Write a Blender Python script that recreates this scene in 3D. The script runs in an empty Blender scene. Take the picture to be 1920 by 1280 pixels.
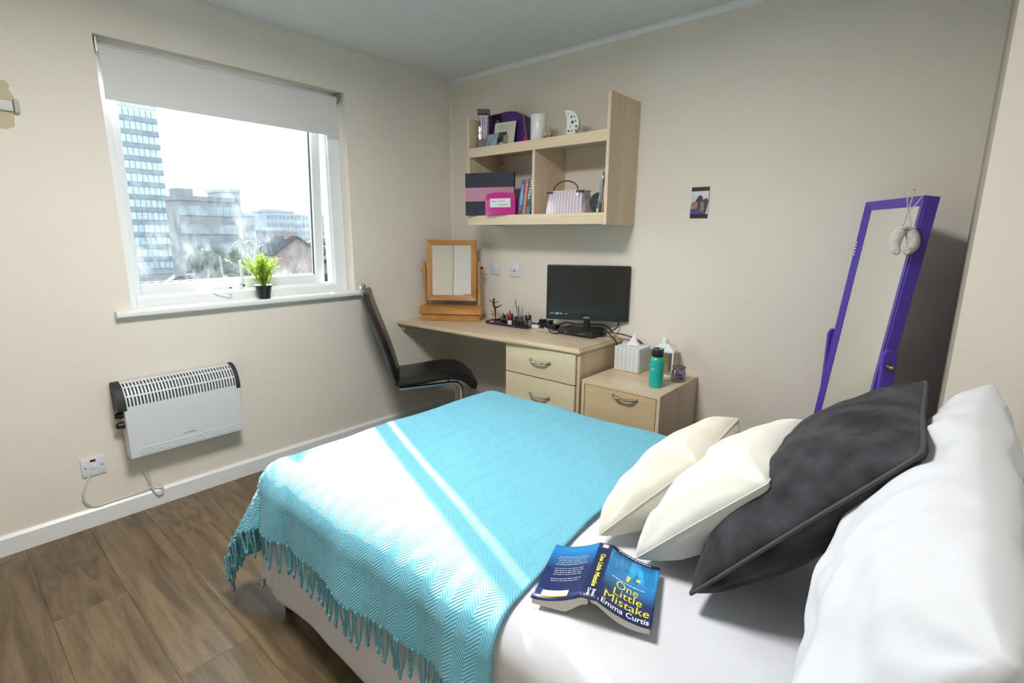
import bpy, bmesh, math, random
from mathutils import Vector, Matrix, noise
random.seed(7)
PI = math.pi
sc = bpy.context.scene
COL = sc.collection

# ------------------------------------------------------------------ camera, sky, sun, exposure
cam_d = bpy.data.cameras.new('camera'); cam = bpy.data.objects.new('camera', cam_d); COL.objects.link(cam)
cam_d.sensor_width = 36.0; cam_d.lens = 952.52 / 1920 * 36; cam_d.clip_start = 0.02; cam_d.clip_end = 1000
right = Vector((0.7589384, 0.65111969, 0.00746021)); down = Vector((0.13890658, -0.15069378, -0.97877288)); fwd = Vector((-0.63617409, 0.74386459, -0.2048121))
R3 = Matrix((right, -down, -fwd)).transposed()
cam.matrix_world = Matrix.Translation((2.8, -2.5996, 1.3068)) @ R3.to_4x4()
sc.camera = cam
world = bpy.data.worlds.new('sky'); sc.world = world; world.use_nodes = True
bg = world.node_tree.nodes['Background']; bg.inputs[0].default_value = (0.90, 0.955, 1.0, 1); bg.inputs[1].default_value = 5.5
sun_d = bpy.data.lights.new('sun', 'SUN'); sun_d.energy = 35.0; sun_d.angle = math.radians(0.7); sun_d.color = (1.0, 0.95, 0.87)
sun = bpy.data.objects.new('sun', sun_d); COL.objects.link(sun)
sdir = Vector((math.cos(math.radians(21.1)), -math.sin(math.radians(21.1)), -math.tan(math.radians(25.6)))).normalized()
sun.rotation_euler = sdir.to_track_quat('-Z', 'Y').to_euler(); sun.location = (-4, 2, 4)
FILL_POWER = 41.0
sc.view_settings.view_transform = 'Standard'; sc.view_settings.look = 'None'
sc.view_settings.gamma = 1.0; sc.view_settings.use_curve_mapping = False
sc.view_settings.exposure = 0.17
sc.cycles.max_bounces = 8; sc.cycles.diffuse_bounces = 5; sc.cycles.transparent_max_bounces = 12
sc.cycles.caustics_reflective = False; sc.cycles.caustics_refractive = False

# ------------------------------------------------------------------ material helpers
def newmat(name):
    m = bpy.data.materials.new(name); m.use_nodes = True
    return m, m.node_tree.nodes, m.node_tree.links, m.node_tree.nodes['Principled BSDF']
def mat(name, col, rough=0.5, metal=0.0, noise_scale=0, var=0.0, bump=0.0, bscale=None, spec=0.5, stretch=None, coords='Object', sheen=0, emit=None, coat=0):
    m, N, L, b = newmat(name)
    b.inputs['Base Color'].default_value = (*col, 1); b.inputs['Roughness'].default_value = rough
    b.inputs['Metallic'].default_value = metal; b.inputs['Specular IOR Level'].default_value = spec
    if sheen: b.inputs['Sheen Weight'].default_value = sheen
    if coat: b.inputs['Coat Weight'].default_value = coat; b.inputs['Coat Roughness'].default_value = 0.05
    if emit: b.inputs['Emission Color'].default_value = (*emit[0], 1); b.inputs['Emission Strength'].default_value = emit[1]
    if noise_scale or bump:
        tc = N.new('ShaderNodeTexCoord'); mp = N.new('ShaderNodeMapping'); L.new(tc.outputs[coords], mp.inputs[0])
        if stretch: mp.inputs['Scale'].default_value = stretch
    if var:
        nz = N.new('ShaderNodeTexNoise'); nz.inputs['Scale'].default_value = noise_scale; nz.inputs['Detail'].default_value = 5
        L.new(mp.outputs[0], nz.inputs[0])
        cr = N.new('ShaderNodeValToRGB'); L.new(nz.outputs[0], cr.inputs[0])
        cr.color_ramp.elements[0].position = 0.3; cr.color_ramp.elements[1].position = 0.7
        cr.color_ramp.elements[0].color = (*[c * (1 - var) for c in col], 1); cr.color_ramp.elements[1].color = (*[min(1, c * (1 + var)) for c in col], 1)
        L.new(cr.outputs[0], b.inputs['Base Color'])
    if bump:
        n2 = N.new('ShaderNodeTexNoise'); n2.inputs['Scale'].default_value = bscale or noise_scale; n2.inputs['Detail'].default_value = 6
        L.new(mp.outputs[0], n2.inputs[0])
        bp = N.new('ShaderNodeBump'); bp.inputs['Strength'].default_value = bump; bp.inputs['Distance'].default_value = 0.01
        L.new(n2.outputs[0], bp.inputs['Height']); L.new(bp.outputs[0], b.inputs['Normal'])
    return m
def math_node(N, L, op, a, b=None, c=None):
    n = N.new('ShaderNodeMath'); n.operation = op
    for i, v in enumerate((a, b, c)):
        if v is None: continue
        if isinstance(v, (int, float)): n.inputs[i].default_value = v
        else: L.new(v, n.inputs[i])
    return n.outputs[0]

def wood(name, c1, c2, stretch, scale=3.0, rough=0.45, rnd=False, knots=0, bump=0.03):
    """grain: stretched noise through a ramp, fine streaks on top; optional per-object shift"""
    m, N, L, b = newmat(name); b.inputs['Roughness'].default_value = rough
    tc = N.new('ShaderNodeTexCoord'); vec = tc.outputs['Object']
    if rnd:
        oi = N.new('ShaderNodeObjectInfo'); cx = N.new('ShaderNodeCombineXYZ')
        r = math_node(N, L, 'MULTIPLY', oi.outputs['Random'], 40.0)
        for i in range(3): L.new(r, cx.inputs[i])
        va = N.new('ShaderNodeVectorMath'); va.operation = 'ADD'; L.new(vec, va.inputs[0]); L.new(cx.outputs[0], va.inputs[1]); vec = va.outputs[0]
    mp = N.new('ShaderNodeMapping'); mp.inputs['Scale'].default_value = stretch; L.new(vec, mp.inputs[0])
    a = N.new('ShaderNodeTexNoise'); a.inputs['Scale'].default_value = scale; a.inputs['Detail'].default_value = 6; a.inputs['Distortion'].default_value = 0.9
    f = N.new('ShaderNodeTexNoise'); f.inputs['Scale'].default_value = scale * 9; f.inputs['Detail'].default_value = 4
    L.new(mp.outputs[0], a.inputs[0]); L.new(mp.outputs[0], f.inputs[0])
    mix = math_node(N, L, 'ADD', math_node(N, L, 'MULTIPLY', a.outputs[0], 0.75), math_node(N, L, 'MULTIPLY', f.outputs[0], 0.25))
    cr = N.new('ShaderNodeValToRGB'); L.new(mix, cr.inputs[0])
    cr.color_ramp.elements[0].position = 0.38; cr.color_ramp.elements[1].position = 0.62
    cr.color_ramp.elements[0].color = (*c1, 1); cr.color_ramp.elements[1].color = (*c2, 1)
    out = cr.outputs[0]
    if knots:
        vo = N.new('ShaderNodeTexVoronoi'); vo.inputs['Scale'].default_value = knots
        mk = N.new('ShaderNodeMapping'); mk.inputs['Scale'].default_value = [max(0.35, s * 0.25) for s in stretch]; L.new(vec, mk.inputs[0]); L.new(mk.outputs[0], vo.inputs[0])
        kr = N.new('ShaderNodeValToRGB'); L.new(vo.outputs['Distance'], kr.inputs[0])
        kr.color_ramp.elements[0].position = 0.03; kr.color_ramp.elements[1].position = 0.16
        kr.color_ramp.elements[0].color = (0.45, 0.4, 0.35, 1); kr.color_ramp.elements[1].color = (1, 1, 1, 1)
        mm = N.new('ShaderNodeMix'); mm.data_type = 'RGBA'; mm.blend_type = 'MULTIPLY'; mm.inputs[0].default_value = 0.8
        L.new(out, mm.inputs[6]); L.new(kr.outputs[0], mm.inputs[7]); out = mm.outputs[2]
    if rnd:
        hs = N.new('ShaderNodeHueSaturation'); L.new(out, hs.inputs['Color'])
        L.new(math_node(N, L, 'MULTIPLY_ADD', oi.outputs['Random'], 0.34, 0.83), hs.inputs['Value'])
        out = hs.outputs[0]
    L.new(out, b.inputs['Base Color'])
    bp = N.new('ShaderNodeBump'); bp.inputs['Strength'].default_value = bump; bp.inputs['Distance'].default_value = 0.004
    L.new(f.outputs[0], bp.inputs['Height']); L.new(bp.outputs[0], b.inputs['Normal'])
    return m

WALL = (0.765, 0.712, 0.640)
M = {}
M['wall'] = mat('cream_wall_paint', WALL, 0.85, noise_scale=1.3, var=0.03, bump=0.06, bscale=90, spec=0.2)
M['ceiling'] = mat('textured_white_ceiling', (0.74, 0.76, 0.75), 0.9, noise_scale=30, var=0.03, bump=0.5, bscale=110, spec=0.15)
M['white'] = mat('white_gloss_paint', (0.78, 0.79, 0.80), 0.35)
M['upvc'] = mat('white_window_plastic', (0.80, 0.82, 0.84), 0.3)
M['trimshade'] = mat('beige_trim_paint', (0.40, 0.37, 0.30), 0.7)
M['floor'] = wood('oak_floor_plank', (0.092, 0.062, 0.035), (0.195, 0.136, 0.076), (0.8, 8.5, 1), 3.0, 0.38, rnd=True, knots=2.2, bump=0.12)
M['subfloor'] = mat('dark_floor_joint', (0.07, 0.048, 0.03), 0.8)
M['beech'] = wood('pale_beech_veneer', (0.61, 0.48, 0.33), (0.70, 0.58, 0.42), (6, 6, 0.5), 2.2, 0.42)
M['beech_x'] = wood('pale_beech_veneer_lengthwise', (0.60, 0.475, 0.325), (0.69, 0.575, 0.415), (0.5, 6, 6), 2.2, 0.36)
M['beech_face'] = wood('light_maple_drawer_front', (0.60, 0.51, 0.34), (0.70, 0.61, 0.44), (0.5, 6, 6), 2.2, 0.42)
M['beech_warm'] = wood('warm_beech_drawer_front', (0.55, 0.40, 0.23), (0.66, 0.50, 0.31), (0.6, 6, 5), 2.0, 0.4)
M['pine'] = wood('lacquered_orange_pine', (0.40, 0.17, 0.045), (0.58, 0.29, 0.09), (1, 5, 5), 3.0, 0.3, knots=3)
M['pine_v'] = wood('lacquered_orange_pine_upright', (0.40, 0.17, 0.045), (0.58, 0.29, 0.09), (5, 5, 1), 3.0, 0.3)
M['chrome'] = mat('polished_chrome', (0.75, 0.75, 0.76), 0.12, 1.0)
M['steel'] = mat('brushed_nickel', (0.50, 0.49, 0.47), 0.3, 1.0)
M['black'] = mat('black_plastic', (0.012, 0.012, 0.014), 0.35)
M['blackm'] = mat('matt_black_plastic', (0.02, 0.02, 0.022), 0.6)
M['leather'] = mat('black_faux_leather', (0.012, 0.012, 0.013), 0.33, noise_scale=20, var=0.1, bump=0.12, bscale=60)
M['screen'] = mat('dark_glossy_screen', (0.018, 0.020, 0.020), 0.16)
M['mirror'] = mat('mirror_glass', (0.86, 0.88, 0.85), 0.01, 1.0)
M['purple'] = mat('purple_painted_wood', (0.085, 0.045, 0.40), 0.35)
M['whitecloth'] = mat('white_cotton', (0.61, 0.635, 0.69), 0.9, noise_scale=4, var=0.01, bump=0.25, bscale=16, sheen=0.2)
M['cream'] = mat('cream_cotton_canvas', (0.66, 0.63, 0.55), 0.9, bump=0.25, bscale=14, sheen=0.2)
M['creamcool'] = mat('off_white_canvas', (0.66, 0.665, 0.62), 0.9, bump=0.25, bscale=14, sheen=0.2)
M['velvet'] = mat('charcoal_velvet', (0.030, 0.030, 0.036), 0.9, noise_scale=14, var=0.75, bump=0.35, bscale=18, sheen=0.08, spec=0.2)
M['creamblind'] = mat('white_blind_fabric', (0.70, 0.70, 0.70), 0.8)

def glass_mat(name, tint=(1, 1, 1), ior_gloss=0.08, dirt=False):
    m, N, L, b = newmat(name); N.remove(b); out = N['Material Output']
    tr = N.new('ShaderNodeBsdfTransparent'); tr.inputs[0].default_value = (*tint, 1)
    gl = N.new('ShaderNodeBsdfGlossy'); gl.inputs['Roughness'].default_value = 0.02
    lw = N.new('ShaderNodeLayerWeight'); lw.inputs[0].default_value = 0.25
    mx = N.new('ShaderNodeMixShader'); L.new(math_node(N, L, 'MULTIPLY_ADD', lw.outputs['Fresnel'], 0.6, ior_gloss * 0.3), mx.inputs[0])
    L.new(tr.outputs[0], mx.inputs[1]); L.new(gl.outputs[0], mx.inputs[2]); res = mx.outputs[0]
    if dirt:
        tc = N.new('ShaderNodeTexCoord')
        mp = N.new('ShaderNodeMapping'); mp.inputs['Scale'].default_value = (1, 1.0, 0.45); L.new(tc.outputs['Object'], mp.inputs[0])
        n1 = N.new('ShaderNodeTexNoise'); n1.inputs['Scale'].default_value = 16; n1.inputs['Detail'].default_value = 8; n1.inputs['Roughness'].default_value = 0.75
        n2 = N.new('ShaderNodeTexNoise'); n2.inputs['Scale'].default_value = 5; n2.inputs['Detail'].default_value = 3
        L.new(mp.outputs[0], n1.inputs[0]); L.new(tc.outputs['Object'], n2.inputs[0])
        sp = N.new('ShaderNodeSeparateXYZ'); L.new(tc.outputs['Object'], sp.inputs[0])
        hgt = N.new('ShaderNodeMapRange'); hgt.inputs[1].default_value = 0.46; hgt.inputs[2].default_value = -0.25; hgt.inputs[3].default_value = 0.05; hgt.inputs[4].default_value = 1.0
        hgt.inputs[1].default_value, hgt.inputs[2].default_value = 0.15, -0.30
        L.new(sp.outputs[2], hgt.inputs[0])
        r1 = N.new('ShaderNodeMapRange'); r1.inputs[1].default_value = 0.42; r1.inputs[2].default_value = 0.72; r1.inputs[3].default_value = 0.0; r1.inputs[4].default_value = 1.0; L.new(n1.outputs[0], r1.inputs[0])
        r2 = N.new('ShaderNodeMapRange'); r2.inputs[1].default_value = 0.38; r2.inputs[2].default_value = 0.6; L.new(n2.outputs[0], r2.inputs[0])
        d = math_node(N, L, 'MULTIPLY', math_node(N, L, 'MULTIPLY', r1.outputs[0], r2.outputs[0]), hgt.outputs[0])
        d = math_node(N, L, 'MULTIPLY_ADD', d, 0.075, 0.007)
        tl = N.new('ShaderNodeBsdfTranslucent'); tl.inputs[0].default_value = (0.62, 0.68, 0.72, 1)
        mx2 = N.new('ShaderNodeMixShader'); L.new(d, mx2.inputs[0]); L.new(res, mx2.inputs[1]); L.new(tl.outputs[0], mx2.inputs[2]); res = mx2.outputs[0]
    L.new(res, out.inputs[0])
    return m
M['pane'] = glass_mat('dirty_window_glass', (0.93, 0.97, 0.98), dirt=True)
M['glass'] = glass_mat('clear_glass', (0.86, 0.88, 0.88), 0.3)
M['purpleglass'] = glass_mat('lilac_glass', (0.86, 0.79, 0.87), 0.35)
M['acrylic'] = glass_mat('clear_acrylic', (0.95, 0.92, 0.97), 0.5)

# ------------------------------------------------------------------ mesh helpers
def finish(bm, name, m, parent=None, smooth=False, angle=35):
    me = bpy.data.meshes.new(name); bm.normal_update(); bm.to_mesh(me); bm.free()
    mats = m if isinstance(m, (list, tuple)) else [m]
    for x in mats: me.materials.append(x)
    if smooth:
        me.polygons.foreach_set('use_smooth', [True] * len(me.polygons))
        try: me.set_sharp_from_angle(angle=math.radians(angle))
        except Exception: pass
    o = bpy.data.objects.new(name, me); COL.objects.link(o)
    if parent is not None: o.parent = parent
    return o
def tag(o, label=None, cat=None, group=None, kind=None):
    if label: o['label'] = label
    if cat: o['category'] = cat
    if group: o['group'] = group
    if kind: o['kind'] = kind
    return o
def thing(name, label, cat, loc=(0, 0, 0), rz=0, group=None):
    o = bpy.data.objects.new(name, None); COL.objects.link(o); o.location = loc; o.rotation_euler = (0, 0, rz); o.empty_display_size = 0.05
    return tag(o, label, cat, group)
def xf(bm, verts, mtx):
    if mtx is not None: bmesh.ops.transform(bm, matrix=mtx, verts=verts)
def box(bm, x0, x1, y0, y1, z0, z1, bevel=0.0, seg=2, mtx=None, mi=0):
    r = bmesh.ops.create_cube(bm, size=1.0); vs = r['verts']
    bmesh.ops.scale(bm, vec=(abs(x1 - x0), abs(y1 - y0), abs(z1 - z0)), verts=vs)
    bmesh.ops.translate(bm, vec=((x0 + x1) / 2, (y0 + y1) / 2, (z0 + z1) / 2), verts=vs)
    fs = {f for v in vs for f in v.link_faces}
    if bevel > 0:
        es = list({e for v in vs for e in v.link_edges})
        rb = bmesh.ops.bevel(bm, geom=es, offset=bevel, segments=seg, affect='EDGES', profile=0.5)
        fs = set(rb['faces']) | {f for f in fs if f.is_valid}
        vs = list({v for f in fs for v in f.verts})
    for f in fs: f.material_index = mi
    xf(bm, vs, mtx)
    return vs
def cyl(bm, p0, p1, r0, r1=None, n=16, cap=True, mi=0):
    p0 = Vector(p0); p1 = Vector(p1); r1 = r0 if r1 is None else r1
    d = (p1 - p0); q = d.to_track_quat('Z', 'Y')
    A = [bm.verts.new(p0 + q @ Vector((r0 * math.cos(2 * PI * i / n), r0 * math.sin(2 * PI * i / n), 0))) for i in range(n)]
    B = [bm.verts.new(p1 + q @ Vector((r1 * math.cos(2 * PI * i / n), r1 * math.sin(2 * PI * i / n), 0))) for i in range(n)]
    for i in range(n):
        bm.faces.new((A[i], A[(i + 1) % n], B[(i + 1) % n], B[i])).material_index = mi
    if cap:
        bm.faces.new(A[::-1]).material_index = mi; bm.faces.new(B).material_index = mi
def tube(bm, pts, r, n=8, closed=False, mi=0, radii=None):
    pts = [Vector(p) for p in pts]; rings = []; N_ = len(pts); up = None
    for i, p in enumerate(pts):
        a = pts[i - 1] if (i > 0 or closed) else p; b = pts[(i + 1) % N_] if (i < N_ - 1 or closed) else p
        d = (b - a).normalized()
        if up is None:
            up = d.orthogonal().normalized()
        else:
            up = (up - d * up.dot(d))
            up = up.normalized() if up.length > 1e-6 else d.orthogonal().normalized()
        s = d.cross(up); rr = radii[i] if radii else r
        rings.append([bm.verts.new(p + rr * (math.cos(2 * PI * k / n) * up + math.sin(2 * PI * k / n) * s)) for k in range(n)])
    for i in range(N_ if closed else N_ - 1):
        A, B = rings[i], rings[(i + 1) % N_]
        for k in range(n): bm.faces.new((A[k], A[(k + 1) % n], B[(k + 1) % n], B[k])).material_index = mi
    if not closed:
        bm.faces.new(rings[0][::-1]).material_index = mi; bm.faces.new(rings[-1]).material_index = mi
def spline(pts, sub=8, closed=False):
    pts = [Vector(p) for p in pts]; out = []; n = len(pts)
    for i in range(n if closed else n - 1):
        if closed: p0, p1, p2, p3 = pts[i - 1], pts[i], pts[(i + 1) % n], pts[(i + 2) % n]
        else: p0, p1, p2, p3 = pts[max(i - 1, 0)], pts[i], pts[i + 1], pts[min(i + 2, n - 1)]
        for k in range(sub):
            t = k / sub
            out.append(0.5 * ((2 * p1) + (p2 - p0) * t + (2 * p0 - 5 * p1 + 4 * p2 - p3) * t * t + (3 * p1 - p0 - 3 * p2 + p3) * t ** 3))
    if not closed: out.append(pts[-1])
    return out
def lathe(bm, prof, c=(0, 0, 0), n=24, mi=0, cap=True):
    rings = []
    for r, z in prof:
        rings.append([bm.verts.new((c[0] + r * math.cos(2 * PI * k / n), c[1] + r * math.sin(2 * PI * k / n), c[2] + z)) for k in range(n)])
    for A, B in zip(rings, rings[1:]):
        for k in range(n): bm.faces.new((A[k], A[(k + 1) % n], B[(k + 1) % n], B[k])).material_index = mi
    if cap:
        if prof[0][0] > 1e-5: bm.faces.new(rings[0][::-1]).material_index = mi
        if prof[-1][0] > 1e-5: bm.faces.new(rings[-1]).material_index = mi
def prism(bm, poly, axis, a0, a1, mi=0, bevel=0, mtx=None):
    """extrude a 2-D polygon; axis 0: poly=(y,z), 1: (x,z), 2: (x,y)"""
    def mk(p, a): return (a, p[0], p[1]) if axis == 0 else ((p[0], a, p[1]) if axis == 1 else (p[0], p[1], a))
    A = [bm.verts.new(mk(p, a0)) for p in poly]; B = [bm.verts.new(mk(p, a1)) for p in poly]; n = len(poly); fs = []
    for i in range(n): fs.append(bm.faces.new((A[i], A[(i + 1) % n], B[(i + 1) % n], B[i])))
    fs.append(bm.faces.new(A[::-1])); fs.append(bm.faces.new(B))
    bmesh.ops.recalc_face_normals(bm, faces=fs)
    vs = A + B
    if bevel:
        es = list({e for f in fs for e in f.edges})
        rb = bmesh.ops.bevel(bm, geom=es, offset=bevel, segments=2, affect='EDGES')
        fs = [f for f in fs if f.is_valid] + rb['faces']; vs = list({v for f in fs for v in f.verts})
    for f in fs: f.material_index = mi
    xf(bm, vs, mtx)
    return vs
def B_(): return bmesh.new()
def boxobj(name, m, parent, *a, smooth=False, **k):
    bm = B_(); box(bm, *a, **k); return finish(bm, name, m, parent, smooth)
def grid_obj(name, fn, nu, nv, m, parent=None, uv=None, solid=0.0, closed_u=False, smooth=True, off=-1):
    vs = []; 
    for j in range(nv + 1):
        for i in range(nu + 1):
            vs.append(fn(i / nu, j / nv))
    fs = [(j * (nu + 1) + i, j * (nu + 1) + i + 1, (j + 1) * (nu + 1) + i + 1, (j + 1) * (nu + 1) + i) for j in range(nv) for i in range(nu)]
    me = bpy.data.meshes.new(name); me.from_pydata([tuple(v) for v in vs], [], fs); me.update()
    if uv:
        ul = me.uv_layers.new(name='UVMap'); UVs = [uv(i / nu, j / nv) for j in range(nv + 1) for i in range(nu + 1)]
        flat = []
        for lp in me.loops: flat += list(UVs[lp.vertex_index])
        ul.data.foreach_set('uv', flat)
    me.materials.append(m)
    if smooth: me.polygons.foreach_set('use_smooth', [True] * len(me.polygons))
    o = bpy.data.objects.new(name, me); COL.objects.link(o)
    if parent is not None: o.parent = parent
    if solid:
        md = o.modifiers.new('thickness', 'SOLIDIFY'); md.thickness = solid; md.offset = off
    return o
def text_geo(s, size, bold=0.0, align='CENTER', depth=0.0):
    cu = bpy.data.curves.new('t', 'FONT'); cu.body = s; cu.size = size; cu.align_x = align; cu.offset = bold; cu.extrude = depth; cu.resolution_u = 3
    o = bpy.data.objects.new('t', cu); me = bpy.data.meshes.new_from_object(o)
    vs = [v.co.copy() for v in me.vertices]; fs = [tuple(p.vertices) for p in me.polygons]
    bpy.data.objects.remove(o); bpy.data.meshes.remove(me); bpy.data.curves.remove(cu)
    return vs, fs
def text_obj(name, s, size, m, fn, parent, bold=0.0, align='CENTER', width=None, cuts=0):
    """flat lettering mapped by fn(x, y) -> point"""
    vs, fs = text_geo(s, size, bold, align)
    if not vs: return None
    if width:
        w = max(v.x for v in vs) - min(v.x for v in vs); k = width / w
        for v in vs: v.x *= k
    bm = B_(); V = [bm.verts.new(v) for v in vs]
    for f in fs:
        try: bm.faces.new([V[i] for i in f])
        except ValueError: pass
    if cuts:
        bmesh.ops.triangulate(bm, faces=bm.faces[:])
    for v in bm.verts: v.co = Vector(fn(v.co.x, v.co.y))
    return finish(bm, name, m, parent)
def obj_copy(o, parent=None):
    c = o.copy(); COL.objects.link(c)
    if parent is not None: c.parent = parent
    for ch in list(o.children): obj_copy(ch, c)
    return c
def fbm(p, s): return noise.noise(Vector(p) * s)

# ------------------------------------------------------------------ ROOM SHELL
H = 2.345; RX = 3.25; RY = -4.2; RETX = 2.836; RETY = -0.74
WY0, WY1, WZ0, WZ1 = -1.984, -0.834, 0.960, 2.104
def struct(o): o['kind'] = 'structure'; return o
bm = B_()
box(bm, -0.28, 0, RY, WY0, -0.02, H + 0.02); box(bm, -0.28, 0, WY1, 0.1, -0.02, H + 0.02)
box(bm, -0.28, 0, WY0, WY1, -0.02, WZ0 - 0.02); box(bm, -0.28, 0, WY0, WY1, WZ1, H + 0.02)
struct(finish(bm, 'wall_left', M['wall']))
bm = B_(); box(bm, 0, RETX + 0.1, 0, 0.12, -0.02, H + 0.02); struct(finish(bm, 'wall_back', M['wall']))
bm = B_(); box(bm, RETX, RX + 0.12, RETY, 0.12, -0.02, H + 0.02); struct(finish(bm, 'wall_alcove', M['wall']))
bm = B_(); box(bm, RX, RX + 0.12, RY, RETY, -0.02, H + 0.02); struct(finish(bm, 'wall_right', M['wall']))
bm = B_(); box(bm, -0.28, RX + 0.12, RY - 0.12, RY, -0.02, H + 0.02); struct(finish(bm, 'wall_front', M['wall']))
bm = B_(); box(bm, -0.28, RX + 0.12, RY - 0.12, 0.12, H, H + 0.1); struct(finish(bm, 'ceiling', M['ceiling']))
bm = B_(); box(bm, -0.28, RX + 0.12, RY - 0.12, 0.12, -0.1, -0.0085); floor = struct(finish(bm, 'floor', M['subfloor']))
# floor planks, each its own piece
PW, PL = 0.2078, 1.22
bm = B_(); box(bm, -PL / 2 + 0.0003, PL / 2 - 0.0003, -PW / 2 + 0.0003, PW / 2 - 0.0003, -0.008, 0, bevel=0.0005, seg=1)
plank0 = finish(bm, 'plank', M['floor'], floor); first = True; meshes = {}
r = 0; yr = 0.02
while yr > RY:
    off = [0.0, 0.47, 0.88, 0.25, 0.66][r % 5] * PL + random.uniform(0, .1)
    x = -off
    while x < RX:
        a, b_ = max(x, 0.0), min(x + PL, RX)
        ya, yb = max(yr - PW, RY), min(yr, 0.0)
        if b_ - a > 0.001 and yb - ya > 0.001:
            if first: p = plank0; first = False
            else: p = obj_copy(plank0, floor)
            p.location = ((a + b_) / 2, (ya + yb) / 2, 0); p.scale = ((b_ - a) / PL, (yb - ya) / PW, 1)
        x += PL
    yr -= PW; r += 1
# skirting boards
def skirting(name, fn_axis, a0, a1, c, sign):
    h, t = 0.085, 0.016
    prof = [(0, 0), (t, 0), (t, h - 0.012), (t * 0.4, h), (0, h)]
    bm = B_()
    if fn_axis == 'y': prism(bm, [(c + sign * p[0], p[1]) for p in prof], 1, a0, a1)
    else: prism(bm, [(c + sign * p[0], p[1]) for p in prof], 0, a0, a1)
    return struct(finish(bm, name, M['white']))
skirting('baseboard_left', 'y', RY, 0, 0.0, 1)
skirting('baseboard_back', 'x', 0.016, RETX, 0.0, -1)
skirting('baseboard_alcove', 'x', RETX, RX, RETY, -1)
skirting('baseboard_right', 'y', RY, RETY - 0.016, RX, -1)
# white cover strip where the back wall meets the ceiling, ceiling joint strip, panel joint strips
bm = B_(); prism(bm, [(0, H), (-0.014, H), (-0.014, H - 0.012), (-0.006, H - 0.030), (0, H - 0.030)], 0, 0.0, RETX); struct(finish(bm, 'trim_1', M['white']))
bm = B_(); prism(bm, [(1.424, H), (1.428, H - 0.003), (1.436, H - 0.003), (1.440, H)], 1, -2.3, -0.014); struct(finish(bm, 'trim_2', M['ceiling']))
bm = B_(); box(bm, 0, 0.0015, -2.008, -2.003, WZ1 + 0.02, H); struct(finish(bm, 'trim_3', M['wall']))
bm = B_(); prism(bm, [(0, 0), (0.014, 0), (0, -0.014)], 2, 0.0, H); struct(finish(bm, 'trim_4', M['wall']))
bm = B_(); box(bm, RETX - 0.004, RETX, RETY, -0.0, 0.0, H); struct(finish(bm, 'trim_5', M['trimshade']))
# white panelled door in the wall behind the camera (seen in the small mirror)
d = boxobj('door_1', M['white'], None, 1.9, 2.72, RY, RY + 0.03, 0.0, 2.02, bevel=0.003); struct(d)
bm = B_(); box(bm, 1.83, 1.9, RY, RY + 0.045, 0, 2.09, 0.003); box(bm, 2.72, 2.79, RY, RY + 0.045, 0, 2.09, 0.003); box(bm, 1.83, 2.79, RY, RY + 0.045, 2.02, 2.09, 0.003); finish(bm, 'door_frame', M['white'], d)
bm = B_(); tube(bm, [(2.0, RY + 0.03, 1.0), (2.0, RY + 0.08, 1.0), (2.11, RY + 0.08, 1.0)], 0.009); finish(bm, 'door_handle', M['steel'], d, True)

# ------------------------------------------------------------------ WINDOW
win = bpy.data.objects.new('window_1', None); COL.objects.link(win); win['kind'] = 'structure'
def frame_rect(bm, y0, y1, z0, z1, x0, x1, wl, wr, wb, wt, bev=0.004):
    box(bm, x0, x1, y0, y0 + wl, z0, z1, bev); box(bm, x0, x1, y1 - wr, y1, z0, z1, bev)
    box(bm, x0, x1, y0 + wl, y1 - wr, z0, z0 + wb, bev); box(bm, x0, x1, y0 + wl, y1 - wr, z1 - wt, z1, bev)
bm = B_(); frame_rect(bm, WY0, WY1, WZ0 - 0.018, WZ1, -0.15, -0.082, 0.040, 0.078, 0.062, 0.05); frame_rect(bm, WY0 + .012, WY1 - .02, WZ0 + .0, WZ1 - .01, -0.165, -0.10, 0.036, 0.066, 0.052, 0.05)
finish(bm, 'window_frame', M['upvc'], win)
# top-hung sash, tilted out at the bottom
SH = 2.045; SY0, SY1 = -1.952, -0.940; SL = 1.046
sash_m = Matrix.Translation((-0.105, 0, SH)) @ Matrix.Rotation(math.radians(-3.2), 4, 'Y').inverted()
if (sash_m @ Vector((0, 0, -1))).x > -0.105: sash_m = Matrix.Translation((-0.105, 0, SH)) @ Matrix.Rotation(math.radians(-3.2), 4, 'Y')
sash = bpy.data.objects.new('window_sash', None); COL.objects.link(sash); sash.parent = win; sash.matrix_local = sash_m
bm = B_(); frame_rect(bm, SY0, SY1, -SL, 0, -0.05, 0.0, 0.050, 0.056, 0.062, 0.05, 0.006); finish(bm, 'sash_frame', M['upvc'], sash)
bm = B_(); frame_rect(bm, SY0 + 0.048, SY1 - 0.054, -SL + 0.06, -0.048, -0.032, -0.02, 0.006, 0.006, 0.006, 0.006, 0); finish(bm, 'glazing_gasket', M['blackm'], sash)
bm = B_(); box(bm, -0.003, 0.003, -(SY1 - SY0) / 2 + .05, (SY1 - SY0) / 2 - .055, -SL / 2 + 0.06, SL / 2 - 0.05)
pane = finish(bm, 'glass_pane', M['pane'], sash); pane.location = (-0.026, (SY0 + SY1) / 2, -SL / 2)
bm = B_(); prism(bm, [(-0.085, WZ0 - 0.034), (0.032, WZ0 - 0.034), (0.042, WZ0 - 0.026), (0.042, WZ0 - 0.010), (0.032, WZ0), (-0.085, WZ0)], 1, -2.046, -0.785)
bm2 = B_(); bm.free()
box(bm2, -0.085, 0.0, WY0, WY1, WZ0 - 0.03, WZ0, 0); prism(bm2, [(0, WZ0 - 0.03), (0.030, WZ0 - 0.03), (0.040, WZ0 - 0.022), (0.040, WZ0 - 0.008), (0.032, WZ0), (0, WZ0)], 1, -2.05, -0.785)
finish(bm2, 'window_sill', M['white'], win)
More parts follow.
